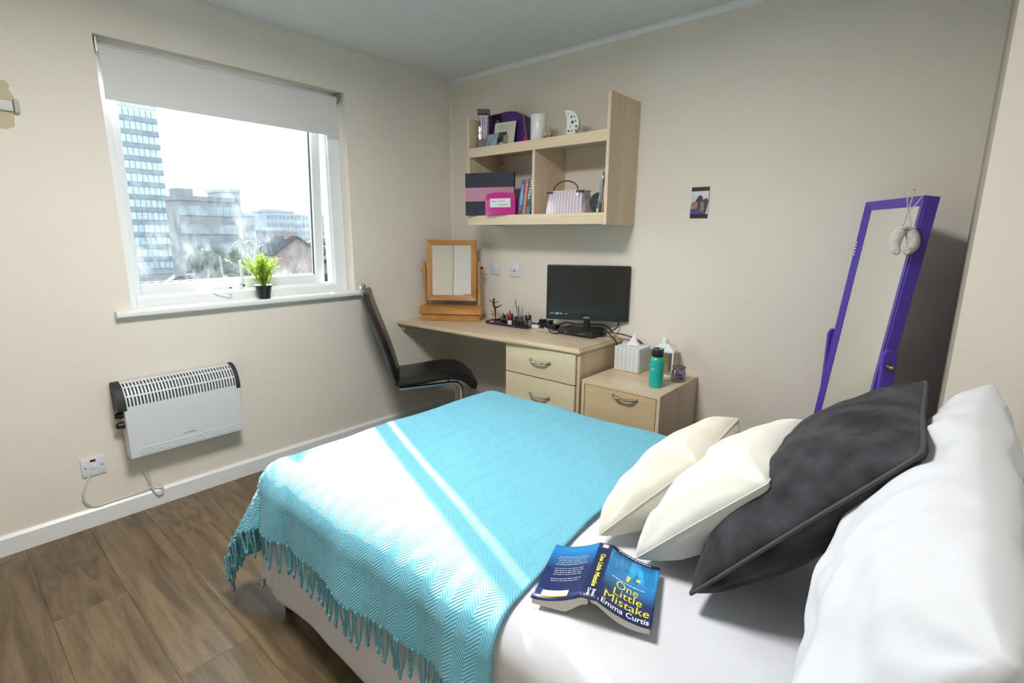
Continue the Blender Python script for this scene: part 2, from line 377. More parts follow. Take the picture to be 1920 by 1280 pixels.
# fastener and stay
bm = B_(); box(bm, -0.082, -0.072, -1.487, -1.458, 1.010, 1.060, 0.003); tube(bm, [(-0.068, -1.472, 1.045), (-0.05, -1.474, 1.07), (-0.046, -1.480, 1.165)], 0.007, radii=[0.008, 0.008, 0.006]); finish(bm, 'window_handle', M['upvc'], win, True)
bm = B_(); box(bm, -0.082, -0.068, -1.63, -1.52, 1.020, 1.032, 0.002); tube(bm, spline([(-0.07, -1.64, 1.028), (-0.05, -1.60, 1.012), (-0.045, -1.545, 0.998), (-0.05, -1.535, 1.008), (-0.065, -1.56, 1.015)]), 0.0035); cyl(bm, (-0.075, -1.535, 1.026), (-0.058, -1.535, 1.026), 0.007); finish(bm, 'window_stay', M['upvc'], win, True)
bm = B_(); cyl(bm, (-0.07, -1.535, 1.026), (-0.055, -1.535, 1.026), 0.0045); cyl(bm, (-0.07, -1.462, 1.032), (-0.066, -1.462, 1.032), 0.005); finish(bm, 'stay_screw', M['black'], win, True)
# roller blind
bl = thing('roller_blind', 'white roller blind pulled a fifth of the way down over the window', 'blind', (0, 0, 0))
BY0, BY1 = -1.966, -0.862
bm = B_(); cyl(bm, (-0.050, BY0, 2.066), (-0.050, BY1, 2.066), 0.018, n=20); finish(bm, 'roller_tube', M['creamblind'], bl, True)
bm = B_(); box(bm, -0.0335, -0.0320, BY0 + 0.004, BY1 - 0.004, 1.878, 2.066); finish(bm, 'blind_fabric', M['creamblind'], bl)
bm = B_(); box(bm, -0.038, -0.028, BY0 + 0.004, BY1 - 0.004, 1.862, 1.884, 0.003); finish(bm, 'bottom_bar', M['creamblind'], bl)
for y in (BY0 - 0.006, BY1 + 0.002):
    bm = B_(); box(bm, -0.075, -0.028, y, y + 0.005, 2.045, 2.104); finish(bm, 'bracket', M['steel'], bl)
# bead chain hanging at the right end
bm = B_()
for side in (0, 0.012):
    z = 2.06
    while z > 1.10:
        bmesh.ops.create_icosphere(bm, subdivisions=1, radius=0.0026, matrix=Matrix.Translation((-0.035 + side, -0.846, z))); z -= 0.009
for o in (finish(bm, 'bead_chain', M['creamblind'], bl, True),): o['kind'] = 'stuff'
# ------------------------------------------------------------------ BED
ZT = 0.545; BX0, BX1, BYN, BYF = 1.09, 3.14, -1.965, -0.765
bed = thing('bed', 'small double bed with pale base, standing under the turquoise throw', 'bed', (BX0, BYN, 0))
def bp(name, m, *a, **k):
    bm = B_(); box(bm, *a, **k); o = finish(bm, name, m, bed, True); o.matrix_parent_inverse = Matrix.Translation((-BX0, -BYN, 0)); return o
M['divan'] = mat('grey_divan_fabric', (0.10, 0.095, 0.09), 0.9, bump=0.1, bscale=200)
M['mattress'] = mat('mattress_ticking', (0.72, 0.72, 0.72), 0.9, bump=0.1, bscale=60)
bp('bed_base', M['divan'], BX0 + 0.05, BX1, BYN + 0.05, BYF - 0.05, 0.14, 0.33, bevel=0.01)
bp('mattress', M['mattress'], BX0 + 0.025, BX1, BYN + 0.025, BYF - 0.025, 0.33, ZT - 0.03, bevel=0.04, seg=4)
for x in (BX0 + 0.10, BX1 - 0.12):
    for y in (BYN + 0.055, BYF - 0.055):
        bm = B_(); cyl(bm, (x, y, 0.0), (x, y, 0.15), 0.020, 0.028, 20); o = finish(bm, 'leg', M['blackm'], bed, True); o.matrix_parent_inverse = Matrix.Translation((-BX0, -BYN, 0))
bp('headboard', M['divan'], BX1 + 0.005, BX1 + 0.06, BYN + 0.02, BYF - 0.02, 0.14, 0.86, bevel=0.015)

def drape(s, t, x0, x1, y0, y1, r, top, flare=0.04, rip=0.012, ripk=14.0, ripl=0.12, seed=0.0, und=0.006):
    """a cloth point (s, t), measured on the cloth, laid over a bed top with rounded edges"""
    cx = min(max(s, x0 + r), x1 - r); cy = min(max(t, y0 + r), y1 - r)
    ex, ey = s - cx, t - cy; L_ = math.hypot(ex, ey)
    if L_ < 1e-7: h, dd, dx, dy = 0, 0, 0, 0
    else:
        dx, dy = ex / L_, ey / L_
        if L_ < r * PI / 2: h = r * math.sin(L_ / r); dd = r * (1 - math.cos(L_ / r))
        else:
            e = L_ - r * PI / 2; h = r + flare * e; dd = r + e
        w = min(1, max(0, (L_ - r * 0.6) / 0.2))
        ang = math.atan2(dy, dx) * 1.0
        ph = (s * abs(dy) + t * abs(dx)) * ripk + ang * 5.0 + 1.7 * noise.noise(Vector((s * 3, t * 3, seed)))
        h += 0.42 * max(0, L_ - r * PI / 2) * (2 * abs(dx * dy)) * (0.25 if flare < 0.05 else 1)
        h += w * rip * (math.sin(ph) + 0.5 * math.sin(2.3 * ph + 1))
    z = top - dd + und * noise.noise(Vector((s * 3.1 + seed, t * 3.1, 0.3))) + und * 0.5 * noise.noise(Vector((s * 8, t * 8, seed)))
    return Vector((cx + dx * h, cy + dy * h, z))

# white duvet / fitted cover
def sheet_fn(u, v):
    s = BX0 - 0.34 + u * (BX1 - BX0 + 0.30)
    tn = -2.41 + 0.035 * noise.noise(Vector((s * 2.2, 5, 0))) - 0.03 * math.sin(s * 3.0)
    tf = -0.44
    t = tn + v * (tf - tn)
    ix, iy = BX0 + 0.08, BYN + 0.08
    if s < ix and t < iy:      # let the corner hang no lower than the sides
        ex, ey = ix - s, iy - t; L_ = math.hypot(ex, ey); k = min(1, (0.47 + 0.03 * math.sin(9 * math.atan2(ey, ex))) / L_); s, t = ix - ex * k, iy - ey * k
    p = drape(s, t, BX0 + 0.012, BX1 + 0.3, BYN + 0.012, BYF - 0.012, 0.075, ZT, flare=0.0, rip=0.004, ripk=9, seed=3.0, und=0.007)
    # creases fanning over the top next to the pillows
    if p.x > 2.1:
        p.z += 0.004 * math.sin(26 * (p.y + 0.5 * p.x) + 3 * noise.noise(Vector((p.x * 3, p.y * 3, 0)))) * min(1, (p.x - 2.1) / 0.25) * (0.5 + 0.5 * noise.noise(Vector((p.x * 4, p.y * 4, 2))))
    return p
sheet = grid_obj('bed_sheet', sheet_fn, 170, 150, M['whitecloth'], solid=0.004)
tag(sheet, 'plain white bed cover hanging below the fringe of the turquoise throw', 'bedding')

# turquoise herringbone throw
def throw_material():
    m, N, L, b = newmat('turquoise_herringbone_cotton')
    tc = N.new('ShaderNodeTexCoord'); sp = N.new('ShaderNodeSeparateXYZ'); L.new(tc.outputs['UV'], sp.inputs[0])
    nz = N.new('ShaderNodeTexNoise'); nz.inputs['Scale'].default_value = 6; L.new(tc.outputs['UV'], nz.inputs[0])
    tri = math_node(N, L, 'PINGPONG', sp.outputs[0], 0.034)
    ph = math_node(N, L, 'MULTIPLY', math_node(N, L, 'ADD', sp.outputs[1], tri), 2 * PI / 0.0092)
    s = math_node(N, L, 'SINE', math_node(N, L, 'MULTIPLY_ADD', nz.outputs[0], 2.5, ph))
    f = math_node(N, L, 'MULTIPLY_ADD', s, 0.5, 0.5)
    cr = N.new('ShaderNodeValToRGB'); L.new(f, cr.inputs[0])
    cr.color_ramp.elements[0].color = (0.11, 0.39, 0.53, 1); cr.color_ramp.elements[1].color = (0.16, 0.50, 0.66, 1)
    L.new(cr.outputs[0], b.inputs['Base Color']); b.inputs['Roughness'].default_value = 0.85; b.inputs['Sheen Weight'].default_value = 0.15
    n2 = N.new('ShaderNodeTexNoise'); n2.inputs['Scale'].default_value = 14; n2.inputs['Detail'].default_value = 4; L.new(tc.outputs['UV'], n2.inputs[0])
    b1 = N.new('ShaderNodeBump'); b1.inputs['Strength'].default_value = 0.5; b1.inputs['Distance'].default_value = 0.0022; L.new(f, b1.inputs['Height'])
    b2 = N.new('ShaderNodeBump'); b2.inputs['Strength'].default_value = 0.3; b2.inputs['Distance'].default_value = 0.02; L.new(n2.outputs[0], b2.inputs['Height']); L.new(b2.outputs[0], b1.inputs['Normal'])
    L.new(b1.outputs[0], b.inputs['Normal']); return m
M['throw'] = throw_material()
M['tassel'] = mat('turquoise_twisted_yarn', (0.15, 0.46, 0.58), 0.85, bump=0.8, bscale=260)
TN, TF = -2.132, -0.50; TS0 = BX0 - 0.35
def throw_xy(s, t):
    p = drape(s, t, BX0, BX1 + 0.3, BYN, BYF, 0.095, ZT + 0.012, flare=0.12, rip=0.011, ripk=13.0, seed=1.0, und=0.009)
    # low waves on top
    p.z += 0.0035 * math.sin(9 * s + 14 * t + 2 * noise.noise(Vector((s * 2, t * 2, 7)))) * max(0, noise.noise(Vector((s * 2.3, t * 2.3, 11))) + 0.3)
    return p
def throw_st(u, v):
    t = TN + v * (TF - TN)
    s1 = 2.098 - 0.088 * (t + 0.77) + 0.006 * math.sin(t * 9)
    return TS0 + u * (s1 - TS0), t
throw = grid_obj('throw_blanket', lambda u, v: throw_xy(*throw_st(u, v)), 190, 200, M['throw'], uv=throw_st, solid=0.005, off=1)
tag(throw, 'turquoise herringbone throw with a tasselled hem spread over the foot of the bed', 'throw')
# tassels: two twisted strands meeting in a knot
def tassel_mesh(w, l, seed):
    rnd = random.Random(seed); bm = B_()
    for sx in (-1, 1):
        pts = [Vector((sx * w, 0, 0.004)), Vector((sx * w * 0.95, 0.002 * rnd.uniform(-1, 1), -l * 0.35)), Vector((sx * w * 0.6, 0.002, -l * 0.75)), Vector((sx * 0.002, 0, -l))]
        pts = spline(pts, 4)
        tube(bm, pts, 0.0036, 6, radii=[0.0034 + 0.0007 * math.sin(i * 2.4) for i in range(len(pts))])
    bmesh.ops.create_icosphere(bm, subdivisions=1, radius=0.0068, matrix=Matrix.Translation((0, 0, -l)) @ Matrix.Diagonal((1, 0.9, 1.15, 1)))
    tube(bm, [(0, 0, -l), (0.002, 0, -l - 0.012)], 0.0035, 6)
    for f in bm.faces: f.smooth = True
    me = bpy.data.meshes.new('tassel'); bm.to_mesh(me); bm.free(); me.materials.append(M['tassel']); return me
tms = [tassel_mesh(w, l, i) for i, (w, l) in enumerate(((0.009, 0.078), (0.011, 0.086), (0.006, 0.072), (0.010, 0.092)))]
for side, tt in ((0, TN), (1, TF)):
    s = TS0 + 0.012
    smax = throw_st(1, side)[0] - 0.008
    i = 0
    while s < smax:
        p = throw_xy(s, tt); q = throw_xy(s + 0.01, tt); dv = (q - p)
        rz = math.atan2(dv.y, dv.x) + random.uniform(-.25, .25)
        o = bpy.data.objects.new('tassel', random.choice(tms)); COL.objects.link(o); o.parent = throw
        pn = throw_xy(s, tt - 0.02 if side == 0 else tt + 0.02) - p
        outn = Vector((pn.x, pn.y, 0))
        o.location = p + Vector((0, -0.003 if side == 0 else 0.003, 0.002)) 
        o.rotation_euler = (random.uniform(-.05, .10) * (1 if side == 0 else -1) * -1, random.uniform(-.10, .10), rz)
        o.scale = (1, 1, random.uniform(.9, 1.12))
        s += 0.0335 + random.uniform(-.003, .003); i += 1

# ------------------------------------------------------------------ CUSHIONS AND PILLOWS
def cushion(name, label, cat, B, N_, F, T, m, seed, n=48, pinch=0.05, wr=0.010, pipe=None, group=None, full=0.42, wrs=5.0, sag=0.0, crn=0.035, folds=None):
    """B near-bottom corner, N_ near-top corner, F far-top corner, T half thickness"""
    B, N_, F = Vector(B), Vector(N_), Vector(F); G = B + (F - N_)
    C = (B + N_ + F + G) / 4; eu = (F - N_) / 2; ev = (N_ - B) / 2; nn = eu.cross(ev).normalized()
    if nn.x > 0: nn = -nn       # +side faces the foot of the bed
    lu, lv = eu.length, ev.length
    def P(a, b, sd):
        a0, b0 = a, b
        # sides drawn in between the corners
        a1 = a * (1 - pinch * (1 - b * b) * abs(a) ** 2 * 1.0); b1 = b * (1 - pinch * (1 - a * a) * abs(b) ** 2)
        prof = (max(0, (1 - a ** 4)) * max(0, (1 - b ** 4)))
        th = T * (prof ** full) * (0.55 + 0.45 * (1 - a * a) * (1 - b * b))
        cr_ = 1 - crn * abs(a * b) ** 5
        p = C + (eu * a1 + ev * b1) * cr_
        q = Vector((a0 * lu * wrs + seed * 3.1, b0 * lv * wrs, sd * 2 + seed))
        w = noise.noise(q * 1.4) * 1.0 + 0.6 * noise.noise(q * 3.1)
        # creases radiating from corners and running along edges
        rad = 0
        for ca, cb in ((-1, -1), (1, -1), (1, 1), (-1, 1)):
            da, db = (a - ca) * lu, (b - cb) * lv; rr = math.hypot(da, db); an = math.atan2(db * cb, da * ca)
            rad += (0.5 if n > 80 else 1) * math.sin(an * 9 + seed * 2 + ca) * math.exp(-(rr / 0.13) ** 2) * min(1, rr / 0.05)
        k = min(1, th / (T * 0.5)) if T > 0 else 0
        p += nn * sd * (th + wr * (w + 0.9 * rad) * k)
        if folds: p += nn * sd * k * folds(a * lu, b * lv)
        p.z -= sag * (1 - a * a) * max(0, b)
        return p
    bm = B_(); lo = {}
    def V(i, j, sd):
        edge = i in (0, n) or j in (0, n)
        key = (i, j, 0 if edge else sd)
        if key not in lo:
            a, b = math.sin(PI / 2 * (2 * i / n - 1)), math.sin(PI / 2 * (2 * j / n - 1))
            a = 0.5 * a + 0.5 * (2 * i / n - 1); b = 0.5 * b + 0.5 * (2 * j / n - 1)
            lo[key] = bm.verts.new(P(a, b, sd))
        return lo[key]
    for sd in (1, -1):
        for i in range(n):
            for j in range(n):
                q = [V(i, j, sd), V(i + 1, j, sd), V(i + 1, j + 1, sd), V(i, j + 1, sd)]
                try: bm.faces.new(q if sd > 0 else q[::-1])
                except ValueError: pass
    bmesh.ops.recalc_face_normals(bm, faces=bm.faces[:])
    for f in bm.faces: f.smooth = True
    me = bpy.data.meshes.new(name); 
    edge_pts = []
    for i in range(n): edge_pts.append(P(*(0.5 * math.sin(PI / 2 * (2 * i / n - 1)) + 0.5 * (2 * i / n - 1), -1), 1))
    for i in range(n): edge_pts.append(P(1, 0.5 * math.sin(PI / 2 * (2 * i / n - 1)) + 0.5 * (2 * i / n - 1), 1))
    for i in range(n): edge_pts.append(P(-(0.5 * math.sin(PI / 2 * (2 * i / n - 1)) + 0.5 * (2 * i / n - 1)), 1, 1))
    for i in range(n): edge_pts.append(P(-1, -(0.5 * math.sin(PI / 2 * (2 * i / n - 1)) + 0.5 * (2 * i / n - 1)), 1))
    bm.to_mesh(me); bm.free(); me.materials.append(m)
    o = bpy.data.objects.new(name, me); COL.objects.link(o); tag(o, label, cat, group)
    if pipe:
        bm = B_(); tube(bm, edge_pts, pipe[0], 6, closed=True); finish(bm, pipe[1], pipe[2] if len(pipe) > 2 else m, o, True)
    return o, P
c1, P1 = cushion('cushion', 'cream cotton cushion at the front, resting nearest to the open book', 'cushion', (2.225, -1.60, 0.575), (2.415, -1.475, 0.79), (2.40, -1.115, 0.80), 0.085, M['cream'], 1.3, pipe=(0.0018, 'seam'), pinch=0.06, wr=0.014, folds=lambda a, b: 0.004 * math.sin(30 * (a - 0.6 * b) + 4 * noise.noise(Vector((a * 5, b * 5, 1)))) * max(0, 0.2 + noise.noise(Vector((a * 6, b * 6, 2)))))
c2, P2 = cushion('cushion', 'off-white cushion with stitched dark motifs, propped between the cream and charcoal cushions', 'cushion', (2.335, -1.62, 0.572), (2.588, -1.575, 0.835), (2.588, -1.175, 0.855), 0.098, M['creamcool'], 4.1, pipe=(0.0018, 'seam'), pinch=0.06, wr=0.014, folds=lambda a, b: 0.004 * math.sin(30 * (a - 0.6 * b) + 4 * noise.noise(Vector((a * 5, b * 5, 3)))) * max(0, 0.2 + noise.noise(Vector((a * 6, b * 6, 4)))))
M['seamgrey'] = mat('grey_velvet_seam', (0.06, 0.06, 0.068), 0.9)
c3, P3 = cushion('cushion', 'large charcoal grey velvet cushion with corded seam leaning on the white pillow', 'cushion', (2.480, -1.675, 0.580), (2.812, -1.60, 0.975), (2.797, -1.08, 0.985), 0.106, M['velvet'], 2.2, pipe=(0.0045, 'piping', M['seamgrey']), pinch=0.05, wr=0.009, crn=0.045, full=0.58, n=64,
    folds=lambda a, b: 0.003 * math.sin(34 * (b + 0.35 * a) + 4 * noise.noise(Vector((a * 5, b * 5, 1)))) * (0.4 + noise.noise(Vector((a * 6, b * 6, 5)))))
M['ink'] = mat('dark_embroidery_thread', (0.03, 0.03, 0.035), 0.8)
# small embroidered motifs along the back face of the second cushion
for (a, b, s_) in ((-0.80, -0.15, 1), (-0.78, 0.22, 1.1), (-0.45, 0.78, 0.9), (-0.1, 0.82, 1), (0.2, 0.80, 1)):
    bm = B_()
    for k in range(6):
        an = k * 1.05 + a
        p = P2(a, b, -1); q = P2(a + math.cos(an) * 0.075 * s_, b + math.sin(an) * 0.075 * s_, -1)
        off = (P2(a, b, -1) - P2(a, b, 1)).normalized() * 0.002
        tube(bm, [p + off, (p + q) / 2 + off * 1.6, q + off], 0.0016, 5)
    finish(bm, 'embroidered_motif', M['ink'], c2, True)
pl1, _ = cushion('pillow', 'big plump white pillow leaning on the headboard behind the charcoal cushion', 'pillow', (2.735, -2.10, 0.62), (2.895, -2.04, 0.945), (2.905, -1.12, 1.005), 0.095, M['whitecloth'], 6.4, n=90, pinch=0.03, wr=0.016, wrs=6.0, full=0.30, crn=0.03,
    folds=lambda a, b: 0.0060 * math.sin(52 * a + 9 * b + 5 * noise.noise(Vector((a * 4, b * 4, 1)))) * max(0, 0.35 + noise.noise(Vector((a * 5, b * 3, 5)))) + 0.010 * math.sin(15 * a - 10 * b + 2 * noise.noise(Vector((a * 3, b * 3, 8)))) * max(0, noise.noise(Vector((a * 3, b * 3, 15)))) * 1.6)
pl2, _ = cushion('pillow', 'white pillow lying furthest back at the wall side of the bed head', 'pillow', (2.99, -1.72, 0.66), (3.09, -1.70, 0.90), (3.075, -0.86, 0.88), 0.085, M['whitecloth'], 9.7, n=50, pinch=0.04, wr=0.012, wrs=6.0)

# ------------------------------------------------------------------ OPEN BOOK LYING FACE DOWN
def cover_material():
    m, N, L, b = newmat('blue_book_cover')
    tc = N.new('ShaderNodeTexCoord'); sp = N.new('ShaderNodeSeparateXYZ'); L.new(tc.outputs['UV'], sp.inputs[0])
    cr = N.new('ShaderNodeValToRGB'); L.new(sp.outputs[1], cr.inputs[0]); e = cr.color_ramp.elements
    e[0].position = 0.30; e[0].color = (0.012, 0.025, 0.11, 1); e[1].position = 0.56; e[1].color = (0.010, 0.22, 0.56, 1)
    k = e.new(0.80); k.color = (0.03, 0.36, 0.75, 1); k = e.new(0.935); k.color = (0.02, 0.18, 0.48, 1); k = e.new(0.95); k.color = (0.008, 0.012, 0.05, 1)
    mp = N.new('ShaderNodeMapping'); mp.inputs['Scale'].default_value = (9, 4, 1); L.new(tc.outputs['UV'], mp.inputs[0])
    vo = N.new('ShaderNodeTexVoronoi'); vo.distance = 'CHEBYCHEV'; vo.inputs['Scale'].default_value = 1.0; L.new(mp.outputs[0], vo.inputs[0])
    r = N.new('ShaderNodeMapRange'); r.inputs[3].default_value = 0.35; r.inputs[4].default_value = 1.25; L.new(vo.outputs['Color'], r.inputs[0])
    msk = N.new('ShaderNodeMapRange'); msk.inputs[1].default_value = 0.50; msk.inputs[2].default_value = 0.66; L.new(sp.outputs[1], msk.inputs[0])
    mx = N.new('ShaderNodeMix'); mx.data_type = 'RGBA'; mx.blend_type = 'MULTIPLY'; L.new(msk.outputs[0], mx.inputs[0]); L.new(cr.outputs[0], mx.inputs[6]); L.new(r.outputs[0], mx.inputs[7])
    L.new(mx.outputs[2], b.inputs['Base Color']); b.inputs['Roughness'].default_value = 0.28; return m
M['cover'] = cover_material()
def back_material():
    m, N, L, b = newmat('navy_book_cover')
    tc = N.new('ShaderNodeTexCoord'); sp = N.new('ShaderNodeSeparateXYZ'); L.new(tc.outputs['UV'], sp.inputs[0])
    cr = N.new('ShaderNodeValToRGB'); L.new(sp.outputs[1], cr.inputs[0]); e = cr.color_ramp.elements
    e[0].position = 0.55; e[0].color = (0.014, 0.028, 0.11, 1); e[1].position = 0.95; e[1].color = (0.015, 0.24, 0.62, 1)
    L.new(cr.outputs[0], b.inputs['Base Color']); b.inputs['Roughness'].default_value = 0.28; return m
M['cover_back'] = back_material()
M['paper'] = mat('book_paper', (0.66, 0.63, 0.56), 0.9, noise_scale=3, var=0.05, stretch=(1, 1, 300), bump=0.2, bscale=30)
M['ink_y'] = mat('yellow_print', (0.75, 0.72, 0.06), 0.5); M['ink_w'] = mat('white_print', (0.85, 0.86, 0.88), 0.5); M['ink_k'] = mat('black_print', (0.02, 0.02, 0.02), 0.6)
bk = thing('paperback_book', 'blue paperback thriller lying open face down on the white bedding', 'book', (2.312, -1.735, ZT + 0.010), math.atan2(0.34, 0.94))
bk['label'] = 'open blue paperback lying face down on the white bed cover'
LB = 0.198; HW = 0.016
def prof_h(x):       # height of the outer cover over the bed
    ax = abs(x)
    if ax <= HW: return 0.047 - 0.10 * (ax - HW) * 0
    k = (ax - HW) / 0.106
    return 0.010 + 0.037 * (1 - k) ** 1.7 + (0.006 * k * k)
def cov(x, y, o=0.0): return Vector((x, y, prof_h(x) + o))
def strip(name, xa, xb, m, nu, o0=0.0, th=0.0008):
    return grid_obj(name, lambda u, v: cov(xa + u * (xb - xa), (v - 0.5) * LB, o0), nu, 8, m, bk, uv=lambda u, v: (u, v), solid=th)
strip('front_cover', HW, 0.122, M['cover'], 22); strip('back_cover', -0.122, -HW, M['cover_back'], 22)
strip('spine', -HW, HW, mat('navy_book_spine', (0.012, 0.022, 0.09), 0.3), 6)
def pages(name, sgn, thick):
    bm = B_(); n = 18; T_ = []; U_ = []
    for i in range(n + 1):
        x = sgn * (0.003 + (0.119 - 0.003) * i / n)
        zt = prof_h(x) - 0.0012; zb = max(0.0015, zt - thick * min(1, 0.5 + i / n) - 0.004 * math.sin(PI * i / n))
        for y in (-LB / 2 + 0.0015, LB / 2 - 0.0015):
            (T_ if True else 0).append((bm.verts.new((x, y, zt)), bm.verts.new((x, y, zb))))
    for i in range(n):
        a0, a1 = T_[2 * i], T_[2 * i + 1]; b0, b1 = T_[2 * i + 2], T_[2 * i + 3]
        bm.faces.new((a0[0], b0[0], b1[0], a1[0])); bm.faces.new((a0[1], a1[1], b1[1], b0[1]))
        bm.faces.new((a0[0], a0[1], b0[1], b0[0])); bm.faces.new((a1[0], b1[0], b1[1], a1[1]))
    bm.faces.new((T_[0][0], T_[1][0], T_[1][1], T_[0][1])); bm.faces.new((T_[-2][0], T_[-2][1], T_[-1][1], T_[-1][0]))
    bmesh.ops.recalc_face_normals(bm, faces=bm.faces[:])
    finish(bm, name, M['paper'], bk, True, 30)
pages('page_block', 1, 0.012); pages('page_block', -1, 0.026)
def oncover(ox, oy, o=0.0012): return lambda x, y: cov(ox + x, oy + y, o)
text_obj('title_lettering', 'One', 0.033, M['ink_y'], oncover(0.064, -0.026), bk, 0.0, width=0.046)
text_obj('title_lettering', 'Little', 0.031, M['ink_y'], oncover(0.068, -0.049), bk, 0.0, width=0.058)
text_obj('title_lettering', 'Mistake', 0.031, M['ink_y'], oncover(0.069, -0.073), bk, 0.0, width=0.090)
text_obj('author_lettering', 'Emma Curtis', 0.020, M['ink_w'], oncover(0.069, -0.092), bk, 0.0002, width=0.094)
def onspine(ox, oy):   # reads from top to bottom
    return lambda x, y: Vector((ox + y, oy - x, prof_h(0) + 0.0012))
text_obj('title_lettering', 'One Little Mistake', 0.014, M['ink_y'], onspine(-0.004, -0.002), bk, 0.0004, width=0.115)
text_obj('author_lettering', 'Emma', 0.009, M['ink_w'], onspine(0.002, -0.078), bk, 0.0002, width=0.022)
text_obj('author_lettering', 'Curtis', 0.009, M['ink_w'], onspine(-0.008, -0.078), bk, 0.0002, width=0.024)
bm = B_(); box(bm, -0.006, 0.006, 0.080, 0.092, 0.0482, 0.0486); finish(bm, 'emblem', M['ink_w'], bk)
for x, y, w in ((0.058, 0.018, 0.008), (0.078, 0.022, 0.009), (0.058, 0.008, 0.006)):   # lit street windows
    o = grid_obj('lit_window_print', lambda u, v: cov(x + u * w, y + v * 0.009, 0.0010), 2, 2, M['ink_y'], bk)
bm = B_(); random.seed(5)
def bar(x0, x1, y, h, m=None):
    vs = [bm.verts.new(cov(x0 + (x1 - x0) * i / 6, y + j * h, 0.0010)) for i in range(7) for j in (0, 1)]
    for i in range(6): bm.faces.new((vs[2 * i], vs[2 * i + 2], vs[2 * i + 3], vs[2 * i + 1]))
y = 0.052
for k in range(11):
    if k in (5, 9): y -= 0.008
    w = random.uniform(0.062, 0.074); x = -0.066 - w / 2
    while x < -0.066 + w / 2: 
        l = random.uniform(0.004, 0.012); bar(x, min(x + l, -0.066 + w / 2), y, 0.0022); x += l + 0.0018
    y -= 0.0072
for yy, x0_, x1_ in ((-0.0010, 0.030, 0.098), (0.0915, 0.030, 0.102)):      # cover lines too small to read
    bs = B_(); x = x0_
    while x < x1_:
        l = random.uniform(0.003, 0.008); vs = [bs.verts.new(cov(min(xx, x1_), yy + j, 0.0011)) for xx in (x, x + l) for j in (0, 0.0024)]; bs.faces.new((vs[0], vs[2], vs[3], vs[1])); x += l + 0.0016
    finish(bs, 'strapline', M['ink_w'], bk)
finish(bm, 'blurb_lettering', mat('grey_print', (0.38, 0.42, 0.52), 0.5), bk); 
grid_obj('barcode_panel', lambda u, v: cov(-0.104 + u * 0.056, -0.088 + v * 0.020, 0.0010), 5, 2, M['ink_w'], bk)
grid_obj('barcode_band', lambda u, v: cov(-0.104 + u * 0.056, -0.088 + v * 0.004, 0.0014), 5, 2, mat('orange_print', (0.8, 0.45, 0.03), 0.5), bk)
bm = B_(); x = -0.098
while x < -0.078: bar(x, x + 0.001, -0.082, 0.010); x += random.uniform(0.0018, 0.003)
finish(bm, 'barcode', M['ink_k'], bk)

# ------------------------------------------------------------------ DESK
desk = thing('desk', 'pale beech desk with three drawers fixed along the back wall', 'desk', (0, 0, 0))
bm = B_(); prism(bm, [(0.002, -0.002), (0.002, -0.530), (0.70, -0.492), (1.418, -0.450), (1.418, -0.002)], 2, 0.703, 0.735, bevel=0.0)
es = [e for e in bm.edges if abs((e.verts[0].co - e.verts[1].co).z) < 1e-6 and max(v.co.y for v in e.verts) < -0.4] + [e for e in bm.edges if abs((e.verts[0].co - e.verts[1].co).z) < 1e-6 and min(v.co.x for v in e.verts) > 1.41]
bmesh.ops.bevel(bm, geom=es, offset=0.011, segments=4, affect='EDGES')
finish(bm, 'desk_top', M['beech_x'], desk, True)
boxobj('support_batten', M['beech_x'], desk, 0.002, 0.035, -0.49, -0.02, 0.665, 0.703, bevel=0.002)
boxobj('side_panel', M['beech'], desk, 1.393, 1.411, -0.432, -0.003, 0.0, 0.703, bevel=0.001)
boxobj('side_panel', M['beech'], desk, 0.912, 0.928, -0.428, -0.003, 0.0, 0.703, bevel=0.001)
boxobj('back_panel', M['beech'], desk, 0.928, 1.393, -0.02, -0.003, 0.05, 0.703)
boxobj('plinth', M['beech_x'], desk, 0.928, 1.393, -0.40, -0.385, 0.0, 0.06)
def bow_handle(parent, x, y, z, w, r=0.0055):
    bm = B_(); pts = []
    for i in range(17):
        t = -1 + 2 * i / 16
        pts.append((x + t * w / 2, y - 0.026 * (1 - t ** 4) - 0.001, z - 0.004 * (1 - t * t)))
    tube(bm, pts, r, 8, radii=[r * (1.25 - 0.35 * (1 - abs(-1 + 2 * i / 16))) for i in range(17)])
    for s in (-1, 1): cyl(bm, (x + s * w / 2, y, z), (x + s * w / 2, y - 0.006, z), 0.009, n=14)
    return finish(bm, 'handle', M['steel'], parent, True)
for z0, z1 in ((0.539, 0.700), (0.340, 0.533), (0.065, 0.334)):
    d = boxobj('drawer', M['beech_face'], desk, 0.9135, 1.391, -0.447, -0.43, z0, z1, bevel=0.0015)
    bow_handle(d, 1.163, -0.447, {0.539: 0.632, 0.340: 0.436, 0.065: 0.22}[z0], 0.128)

# ------------------------------------------------------------------ BEDSIDE CABINET
ns = thing('bedside_cabinet', 'small beech bedside cabinet with one bow handle beside the desk', 'cabinet', (0, 0, 0))
NX0, NX1, NY = 1.442, 1.868, -0.458
boxobj('top_panel', M['beech_x'], ns, NX0, NX1, NY, -0.004, 0.568, 0.586, bevel=0.0012)
boxobj('side_panel', M['beech'], ns, NX0, NX0 + 0.017, NY, -0.004, 0.0, 0.568, bevel=0.001)
boxobj('side_panel', M['beech'], ns, NX1 - 0.017, NX1, NY, -0.004, 0.0, 0.568, bevel=0.001)
boxobj('back_panel', M['beech'], ns, NX0 + .017, NX1 - .017, -0.02, -0.005, 0.03, 0.568)
boxobj('plinth', M['beech_x'], ns, NX0 + .017, NX1 - .017, -0.40, -0.385, 0.0, 0.06)
boxobj('shelf', M['beech_x'], ns, NX0 + .017, NX1 - .017, -0.44, -0.02, 0.06, 0.076)
